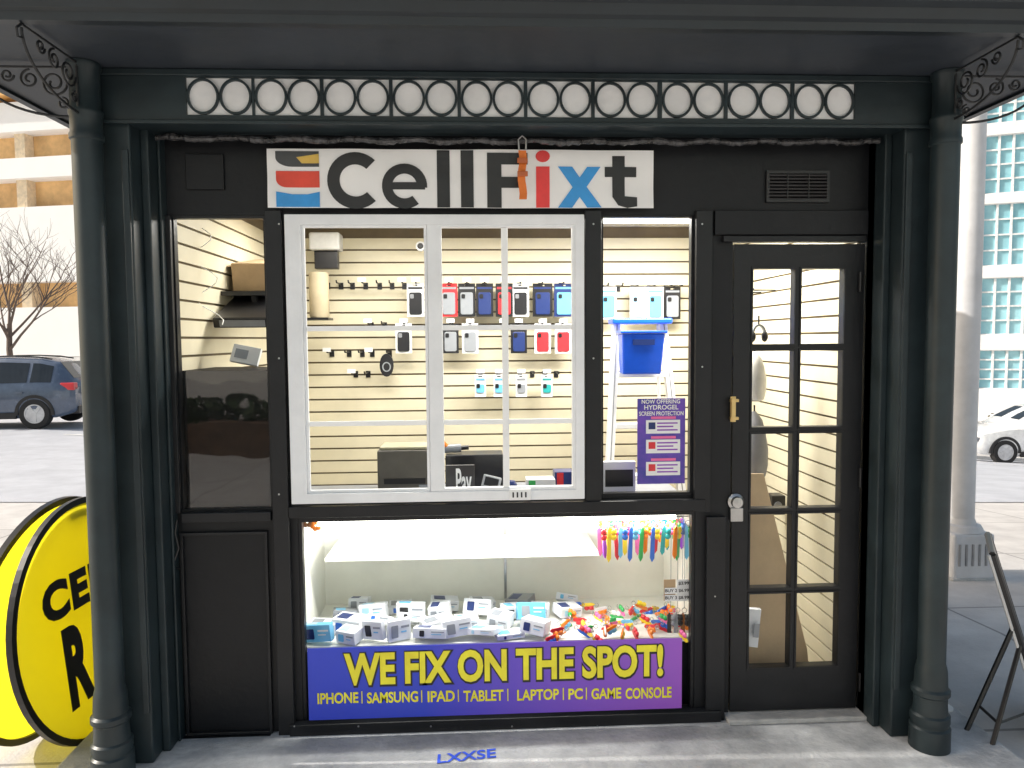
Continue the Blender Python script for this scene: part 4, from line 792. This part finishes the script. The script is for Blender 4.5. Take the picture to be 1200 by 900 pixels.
def offices(name, label, xa, xb_, z0, z1, rws, bay, Yb, wall, glass, fr, flip=False, depth=12, margin=.35, gap=.3, nx_=5, nz_=4, rot=0, pivot=None):
    t = thing(name, label, 'building', (pivot if pivot is not None else (xa+xb_)/2, Yb, z0)); holes = []
    s = -1 if flip else 1
    def yy(a, b): return (Yb+s*a, Yb+s*b) if s > 0 else (Yb+s*b, Yb+s*a)
    nb = int((xb_-xa-margin)/bay)
    for (za, zb_) in rws:
        for k in range(nb): holes.append((xa+margin+k*bay, xa+margin+(k+1)*bay-gap, za, zb_))
    MB().holed(xa, xb_, z0, z1, *yy(0, .4), holes).build('wall', wall, t); MB().box(xa, xb_, *yy(.6, depth), z0, z1).build('core', mat('dark_interior', (.08, .09, .1), .8), t)
    MB().box(xa-.2, xb_+.2, *yy(-.25, depth+.2), z1, z1+.5).build('parapet', wall, t)
    for h in holes:
        w = MB().box(h[0], h[1], *yy(.2, .22), h[2], h[3]).build('window', glass, t)
        q = MB()
        for i in range(nx_+1): x = h[0]+(h[1]-h[0])*i/nx_; q.box(x-.05, x+.05, *yy(.1, .19), h[2], h[3])
        for j in range(nz_+1): z = h[2]+(h[3]-h[2])*j/nz_; q.box(h[0], h[1], *yy(.12, .195), z-.04, z+.04)
        q.build('frame', fr, w)
    t.rotation_euler = (0, 0, rot)
    return t
xa = P(1142, 300, Yb).x
def zz_(py): return P(1170, py, Yb).z
WFR = mat('white_frames', (.85, .87, .88), .5)
offices('office_building', 'white office building with blue gridded windows right of the kiosk', xa, xa+24, -5, zz_(60), [(zz_(455), zz_(410)), (zz_(392), zz_(326)), (zz_(312), zz_(240)), (zz_(228), zz_(160)), (zz_(146), zz_(100))], 3.4, Yb, BW, WG, WFR, rot=radians(-24), pivot=xa)
offices('reflection_building', 'unseen cream building added behind the camera for the kiosk glass to mirror', -24, 24, -.2, 14, [(.8, 3.0), (4.4, 7.0), (8.4, 11.0)], 4.0, -26, mat('cream_render', (.85, .84, .80), .7, var=.04, scale=.6), WG, WFR, flip=True, margin=.7, gap=.8, rot=radians(20))  # added out of view to bounce light and be mirrored in the pane
t = thing('reflection_planter', 'unseen brown stone planter with hedge, added behind the camera for the reflection', 'planter', (-2, -8.5, 0))  # added out of view so the left pane reflects something brown
MB().box(-9, 5, -8.9, -8.1, 0, .5).build('trough', mat('brown_stone', (.30, .18, .11), .8, col2=(.12, .07, .05), scale=4, bump=.4), t, bevel=.02)
hb = MB(); rh = random.Random(9)
for k in range(2600):
    c_ = Vector((rh.uniform(-8.8, 4.8), rh.uniform(-8.8, -8.2), .5+rh.uniform(0, .35))); M = Matrix.Translation(c_) @ Matrix.Rotation(rh.uniform(0, 6), 4, Vector((rh.random(), rh.random(), .3))); hb.add([M @ Vector(v) for v in ((-.06, 0, -.035), (.06, 0, -.035), (.06, 0, .035), (-.06, 0, .035))], [(0, 1, 2, 3)])
hb.build('hedge', mat('hedge_green', (.05, .09, .03), .8), t, recalc=False)
Yl = 30
xc_ = P(45, 300, Yl).x
t = thing('parking_structure', 'pale building with warm brown horizontal bands behind the bare tree', 'building', (xc_, Yl, -1))
def zl_(py): return P(45, py, Yl).z
XA, XB = xc_-40, xc_+13
MB().box(XA, XB, Yl+.8, Yl+14, -1, zl_(95)).build('core', mat('warm_recess', (.85, .52, .24), .8, var=.25, scale=.6), t)
for (ya, yb_) in ((418, 360), (330, 242), (208, 184), (153, 118)):
    MB().box(XA-.2, XB+.2, Yl, Yl+1.0, zl_(ya), zl_(yb_)).build('parapet_band', mat('pale_precast', (.95, .95, .95), .7, var=.02, scale=.5), t)
for k in range(11):
    x = XA+2+k*4.6; MB().box(x, x+.5, Yl+.3, Yl+.79, -1, zl_(118)-.05).build('pillar', mat('warm_pillar', (.85, .7, .5), .8), t)
MB().box(XA-.5, XB+.5, Yl-.3, Yl+.75, zl_(112), zl_(106)).build('cornice', mat('orange_trim', (.8, .45, .15), .6), t)
MB().box(XA, XB+.1, Yl-.02, Yl+.9, -1.6, zl_(418)-.02).build('ground_storey', mat('dim_storey', (.8, .8, .8), .8), t)
t.rotation_euler = (0, 0, radians(-13))
tb = P(12, 430, 21); tg = gz(tb.x, 21)
T = thing('bare_tree', 'leafless tree behind the dark SUV at the left edge', 'tree', (tb.x, 21, tg))
BK = mat('bark', (.15, .11, .09), .9, bump=.5); tr, cr_ = MB(), MB(); rr = random.Random(3)
tr.tube([(tb.x, 21, tg), (tb.x+.05, 21, tg+1), (tb.x-.03, 21.05, tg+1.9), (tb.x+.04, 21, tg+2.7)], [.13, .10, .085, .07], 8)
def br(p, dr_, L, r, dep):
    pts = [p]; d_ = dr_.copy()
    for i in range(4):
        d_ = (d_+Vector((rr.uniform(-.22, .22), rr.uniform(-.22, .22), rr.uniform(-.05, .2)))).normalized(); pts.append(pts[-1]+d_*L/4)
    cr_.tube(pts, [r*(1-.14*i) for i in range(5)], 4 if dep > 1 else 6, caps=False)
    if dep < 4:
        for k in range(4):
            q = pts[rr.randrange(1, 5)]; nd = (d_+Vector((rr.uniform(-1, 1), rr.uniform(-1, 1), rr.uniform(-.3, .6)))).normalized(); br(q, nd, L*rr.uniform(.5, .75), r*.5, dep+1)
for k in range(7): br(Vector((tb.x+.03, 21, tg+1.9+.13*k)), Vector((cos(k*2.4)*.8, sin(k*2.4)*.8, .85)).normalized(), 2.2, .042, 1)
tr.build('trunk', BK, T, smooth=True); cr_.build('crown', BK, T, recalc=False)
sp = P(1184, 478, 27); sg = gz(sp.x, 27); T = thing('roadside_shrub', 'small brown leafless shrub in front of the white office building', 'shrub', (sp.x, 27, sg)); cr_ = MB()
for k in range(26):
    a_ = rr.uniform(0, 2*pi); L = rr.uniform(.6, 1.3); v_ = Vector((cos(a_)*.6, sin(a_)*.6, 1)); p0_ = Vector((sp.x, 27, sg)); cr_.tube([p0_, p0_+v_*L*.5, p0_+v_*L+Vector((rr.uniform(-.2, .2), 0, .1))], [.03, .02, .008], 4)
cr_.build('twigs', mat('dry_twigs', (.16, .10, .06), .9), T)
lf = MB()
for k in range(350):
    c_ = Vector((sp.x+rr.gauss(0, .4), 27+rr.gauss(0, .4), sg+.9+rr.gauss(0, .3))); M = Matrix.Translation(c_) @ Matrix.Rotation(rr.uniform(0, 6), 4, Vector((rr.random(), rr.random(), .3))); lf.add([M @ Vector(v) for v in ((-.05, 0, -.03), (.05, 0, -.03), (.05, 0, .03), (-.05, 0, .03))], [(0, 1, 2, 3)])
lf.build('foliage', mat('dry_leaves', (.14, .12, .06), .9), T, recalc=False)

# ================= WORLD, SUN, CAMERA =================
az, el = radians(-88), radians(35)
w = bpy.data.worlds.new('World'); S.world = w; w.use_nodes = True; nt = w.node_tree
sky = nt.nodes.new('ShaderNodeTexSky'); sky.sky_type = 'NISHITA'; sky.sun_disc = False; sky.sun_elevation = el; sky.sun_rotation = az % (2*pi); sky.dust_density = 5; sky.air_density = 1.6; sky.ozone_density = .6
nt.links.new(sky.outputs[0], nt.nodes['Background'].inputs[0]); nt.nodes['Background'].inputs[1].default_value = .15
sl_ = bpy.data.lights.new('sun', 'SUN'); sl_.energy = 5; sl_.angle = radians(.8); sl_.color = (1, .94, .85)
so = bpy.data.objects.new('sun', sl_); COL.objects.link(so)
so.rotation_euler = Vector((sin(az)*cos(el), cos(az)*cos(el), sin(el))).to_track_quat('Z', 'Y').to_euler()
cd = bpy.data.cameras.new('camera'); cd.sensor_width = 36; cd.lens = 26; cd.clip_start = .05; cd.clip_end = 2000
co = bpy.data.objects.new('camera', cd); COL.objects.link(co)
co.matrix_world = Matrix((( rt.x, up.x, -fw.x, CAM.x), (rt.y, up.y, -fw.y, CAM.y), (rt.z, up.z, -fw.z, CAM.z), (0, 0, 0, 1))); S.camera = co
S.view_settings.view_transform = 'Standard'; S.view_settings.look = 'None'; S.view_settings.exposure = 0
